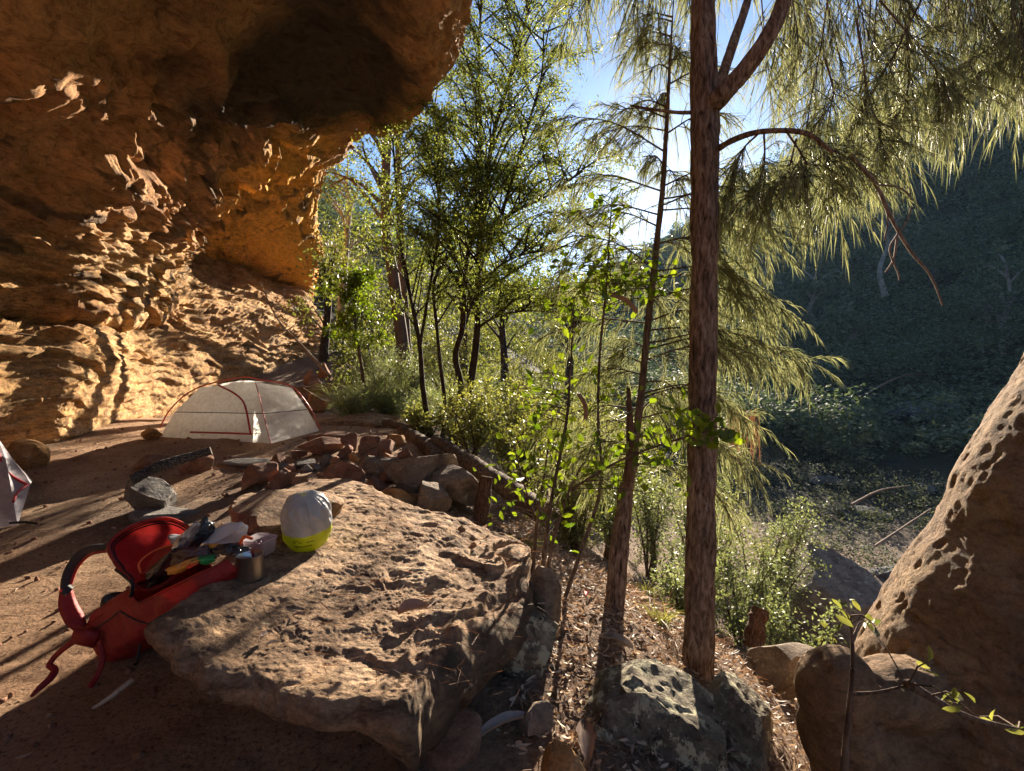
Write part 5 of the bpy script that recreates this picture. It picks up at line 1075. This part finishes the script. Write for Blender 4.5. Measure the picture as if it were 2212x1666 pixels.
def forest():
    r = np.random.default_rng(80); mb = MB(); n = 2700
    az = R(1) * r.uniform(-42, 56, n); rr = np.exp(r.uniform(np.log(30), np.log(420), n)); x = rr * np.sin(az); y = rr * np.cos(az)
    k = ~((rr < 55) & (az < R(12))) & ~((np.hypot(x - 31, y - 39) < 8)); x, y, rr = x[k], y[k], rr[k]; z = G(x, y)
    for i in range(len(x)):
        big = r.uniform(1.5, 4.2) * (0.5 if rr[i] < 45 else 1); nn = int(np.interp(rr[i], [26, 100, 250, 420], [220, 150, 60, 36])); ls = np.interp(rr[i], [26, 100, 420], [.25, .5, 1.6])
        billow(mb, r, np.array([x[i], y[i], z[i] + big * r.uniform(.5, 1.7)]), big, nn, ls)
    n = 1700; az = R(1) * r.uniform(13, 51, n); rr = r.uniform(50, 200, n); x = rr * np.sin(az); y = rr * np.cos(az); z = G(x, y)
    for i in range(n):
        big = r.uniform(1.6, 4.0); billow(mb, r, np.array([x[i], y[i], z[i] + big * r.uniform(.4, 1.5)]), big, int(np.interp(rr[i], [50, 200], [150, 80])), np.interp(rr[i], [50, 200], [.36, .8]))
    o = mb.build("forest", M_HILL, smooth=False); tag(o, "dense shaded gum forest covering the far hillsides", "forest", kind="stuff")
forest()
def bank_scrub():
    r = np.random.default_rng(83); mb = MB(); n = 520
    az = R(1) * r.uniform(-26, 16, n); rr = np.exp(r.uniform(np.log(12.5), np.log(62), n)); x = rr * np.sin(az); y = rr * np.cos(az)
    k = (x > -.33 * y) | (y > 22); x, y, rr = x[k], y[k], rr[k]; z = G(x, y)
    for i in range(len(x)):
        s = r.uniform(.4, .9) * np.interp(rr[i], [12, 60], [.75, 2.4]); nn = 170; ls = np.interp(rr[i], [12, 60], [.085, .36])
        sub = np.array([x[i], y[i], z[i] + s * .6]) + rdir(r, 7) * s * (1, 1, .7) * .7; C = sub[r.integers(0, 7, nn)] + r.normal(size=(nn, 3)) * s * .24
        leafmesh(mb, C, nrm(r.normal(size=(nn, 3)) + (0, 0, .3)), ls * r.uniform(.6, 1.3, nn), ls * .5, r)
    tag(mb.build("bank_scrub", M_HILLSUN, smooth=False), "sunlit olive scrub covering the bank beyond the trees", "scrub", kind="stuff")
bank_scrub()
def undergrowth():
    r = np.random.default_rng(81); mb = MB(); n = 1300
    az = R(1) * r.uniform(8, 52, n); rr = np.exp(r.uniform(np.log(8.5), np.log(60), n)); x = rr * np.sin(az); y = rr * np.cos(az)
    k = (x > 3.6) & (np.hypot(x - 31, y - 39) > 6) & (fbm(np.stack([x * .3, y * .3, 0 * x], -1), 2) > -.06); x, y, rr = x[k], y[k], rr[k]; z = G(x, y)
    for i in range(len(x)):
        s = r.uniform(.25, .8) * np.interp(rr[i], [8, 40], [.7, 1.8]); nn = 150; ls = np.interp(rr[i], [8, 60], [.045, .26])
        if r.random() < .5: billow(mb, r, np.array([x[i], y[i], z[i] + s * .4]), s, nn, ls)
        else:
            sub = np.array([x[i], y[i], z[i] + s * .6]) + rdir(r, 9) * s * (1, 1, .9) * .7; C = sub[r.integers(0, 9, nn // 2)] + r.normal(size=(nn // 2, 3)) * s * .2
            leafmesh(mb, C, nrm(r.normal(size=(nn // 2, 3)) + (0, 0, .3)), ls * r.uniform(.6, 1.3, nn // 2), ls * .45, r)
    tag(mb.build("undergrowth", M_SCRUB, smooth=False), "low shaded scrub covering the creek flat", "undergrowth", kind="stuff")
undergrowth()
HT = [(1912,640,60,470,"pale bare-limbed gum trunk standing out on the shaded hillside"),(2175,800,45,560,"white forked gum at the foot of the shaded hillside"),(2130,790,48,650,"leaning pale gum beside the white forked gum"),(1640,690,80,560,"thin pale gum low on the hillside beside the she-oak fronds"),(1760,700,70,600,"crooked pale gum among dark hillside crowns"),(1840,770,55,690,"twisted short gum above the creek flat")]
for k, (x, y, Y, yt, lb) in enumerate(HT):
    p = P_([(x, y, Y), (x - 12, (y * 2 + yt) / 3, Y), (x + 6, (y + yt * 2) / 3, Y), (x - 5, yt, Y)], 20); s = Y / 60
    gum("hillside_gum", lb, p, (.32 * s, .1 * s), (.7 * s, .4 * s), 12, 720 + k, lambda t: 3.4 * s, M_BARKPALE, M_HILL, 6, 7, .35, "pale gums on the shaded hillside")

# ================================================================ litter
def litter():
    r = np.random.default_rng(90); mb = MB(); n = 24000
    x = r.uniform(-.6, 3.2, n); y = r.uniform(1.0, 6.5, n); nz = fbm(np.stack([x * .9, y * .9, 0 * x], -1), 3)
    k = (x + .1 * (y - 3) + nz * 1.2 > -.1); x, y = x[k], y[k]; m = r.uniform(0, 1, len(x))
    C = np.stack([x, y, G(x, y) + .012 + .02 * m], -1); D = r.normal(size=(len(x), 3)) * (1, 1, .3); leafmesh6(mb, C, D, r.uniform(.018, .06, len(x)) * (1 + .7 * (r.random(len(x)) < .1)), r.uniform(.008, .018, len(x)), r, .25, .25)
    n = 240; x = r.uniform(-6, -.5, n); y = r.uniform(1.4, 8.5, n); C = np.stack([x, y, G(x, y) + .006], -1); leafmesh6(mb, C, r.normal(size=(n, 3)) * (1, 1, .1), r.uniform(.02, .07, n), .016, r, .2, .2)
    tag(mb.build("leaf_litter", M_DRYL, smooth=False), "brown gum leaf litter strewn over the slope", "leaf litter", kind="stuff")
    mb = MB(); n = 3200; x = r.uniform(-.5, 3.0, n); y = r.uniform(1.0, 6.5, n); C = np.stack([x, y, G(x, y) + .02], -1); needlemesh(mb, C, r.normal(size=(n, 3)) * (1, 1, .15), r.uniform(.08, .24, n), .0035, r, .15)
    sx = r.uniform(-1.2, .1, 420); sy = r.uniform(1.7, 3.4, 420); C = np.stack([sx, sy, slab_h(sx, sy) + .004], -1); kk = (sx > -.9 - .2 * (sy - 2)); needlemesh(mb, C[kk], (r.normal(size=(420, 3)) * (1, 1, .05))[kk], r.uniform(.05, .16, kk.sum()), .0025, r, .05)
    tag(mb.build("needle_litter", M_DEADF, smooth=False), "dry she-oak needles scattered on slab and slope", "needle litter", kind="stuff")
litter()
def gravel():
    r = np.random.default_rng(97); mb = MB(); V, F = ico(1); n = 1500; x = -6.5 + 6.3 * r.random(n) ** .8; y = r.uniform(1.3, 8.5, n); z = G(x, y)
    for i in range(n):
        s = .006 + .02 * r.random() ** 3; mb.add((V * (1 + .35 * r.normal(size=(len(V), 1)) * .5)) * s * r.uniform(.6, 1.3, 3) + (x[i], y[i], z[i] + s * .2), F)
    tag(mb.build("gravel", M_RED, smooth=False), "small stones and chips scattered over the sandy floor", "gravel", kind="stuff")
gravel()
def leafthing(name, label, px, py, L, W, seed, surf=None, mat=M_DRYL, cat="dry leaf", rz=0, curl=.3, up=.01):
    b = (surf or ongr)(px, py); r = np.random.default_rng(seed); nu, nv = 16, 7; u = np.linspace(0, 1, nu)[:, None]; v = np.linspace(-1, 1, nv)[None]
    wv = W * .5 * np.sin(np.clip(u * .96 + .03, 0, 1) * np.pi) ** .7 * (1 + .3 * pnoise(np.stack([u * 6 + 0 * v, v * 2 + 0 * u, 0 * u + 0 * v + seed], -1)))
    P = np.stack([u * L + 0 * v - L / 2, wv * v, curl * W * (v ** 2) + .12 * L * np.sin(u * 3.1) + .02 * L * r.normal() + 0 * v], -1); P = P @ np.array(Euler((0, 0, rz)).to_matrix()).T
    o = MB().add(P, grid_faces(nu, nv)).build(name, mat); o.location = b + (0, 0, up); return tag(o, label, cat)
M_BARKP = plain("curled_bark", (0.27, 0.17, 0.12), .8, bumpn=(30, .5, .01)); M_BARKG = plain("grey_bark_strip", (0.30, 0.25, 0.21), .8, bumpn=(30, .5, .01)); M_REDL = plain("red_leaf", (.45, .06, .03), .6)
leafthing("bark_piece", "jagged brown bark flake lying on the slab", 892, 1328, .13, .09, 1, onslab, M_BARKP, "bark", .4)
leafthing("dry_leaf", "small upright tan leaf near the slab's front edge", 575, 1385, .06, .03, 2, onslab, M_BARKP, rz=1.2, up=.02)
leafthing("dry_leaf", "small curled leaf beside the upright tan leaf", 590, 1398, .05, .02, 3, onslab, M_PALEWOOD, rz=.5)
leafthing("dry_leaf", "pale leaf in the middle of the slab", 645, 1335, .05, .02, 4, onslab, M_BARKP, rz=.1)
leafthing("bark_strip", "long grey curled bark strip in litter below slab", 1090, 1590, .26, .05, 5, None, M_BARKG, "bark", .5, .5, .03)
leafthing("bark_strip", "standing brown bark shard against the lichen-speckled boulder", 1265, 1640, .22, .07, 6, None, M_BARKP, "bark", 1.5, .4, .05)
leafthing("dry_leaf", "red leaf caught in litter by the leaning she-oak", 1266, 1300, .08, .03, 7, None, M_REDL, rz=1.5, up=.05)
leafthing("bark_strip", "wide tan bark curl on the slope below the leaning she-oak", 1330, 1400, .2, .05, 8, None, M_BARKG, "bark", -.6, .5, .03)
leafthing("bark_strip", "long tan bark strip on slope beside thick trunk", 1600, 1540, .3, .04, 9, None, M_BARKG, "bark", -.9, .5, .03)
# bark shreds caught in the saplings, dead hanging fronds
for k, (x, y, Y, L, W, rot, lb) in enumerate([(1345, 660, 3.2, .2, .05, .6, "torn bark shred caught in sapling leaves"), (1252, 880, 3.05, .16, .05, 1.3, "hanging brown bark shred caught on the straight sapling")]):
    o = leafthing("bark_shred", lb, 1300, 1300, L, W, 20 + k, None, M_BARKP, "bark", 0, .5); o.location = at(x, y, Y); o.rotation_euler = (0, rot, 0)
mb = MB(); r = np.random.default_rng(95); C = np.stack([at(x, y, 4.3) for x, y in zip(np.concatenate([r.normal(1590, 10, 60), r.normal(1625, 7, 60), r.normal(1605, 14, 30)]), r.uniform(880, 950, 150))]); b = C.mean(0)
needlemesh(mb, C - b, np.tile([0, 0, -1.], (150, 1)) + r.normal(size=(150, 3)) * .1, r.uniform(.12, .3, 150), .006, r, .8); o = mb.build("dead_fronds", M_DEADF, smooth=False); o.location = b; tag(o, "rusty dead needle fronds hanging from the leaning she-oak", "dead fronds")
# ================================================================ air
def haze():
    m = bpy.data.materials.new("valley_air"); m.use_nodes = True; t = m.node_tree; t.nodes.clear(); o = t.nodes.new("ShaderNodeOutputMaterial")
    v = t.nodes.new("ShaderNodeVolumePrincipled"); v.inputs["Color"].default_value = (0.5, 0.75, 1, 1); v.inputs["Density"].default_value = 0.0003; v.inputs["Anisotropy"].default_value = 0.0
    t.links.new(v.outputs[0], o.inputs["Volume"])
    lo = min(q.z for q in (bpy.data.objects["ground"].matrix_world @ Vector(c) for c in bpy.data.objects["ground"].bound_box)) - 1
    hi = 0
    for ob in bpy.data.objects:
        if ob.type == 'MESH': hi = max(hi, max((ob.matrix_world @ Vector(c)).z for c in ob.bound_box))
    hi += 1
    V, F = boxv((-0.8, 2, (lo + hi) / 2), (2320, 2320, hi - lo)); ob = MB().add(V, F).build("haze", m, smooth=False); tag(ob, "thin blue haze filling the valley", "haze", kind="stuff")
haze()
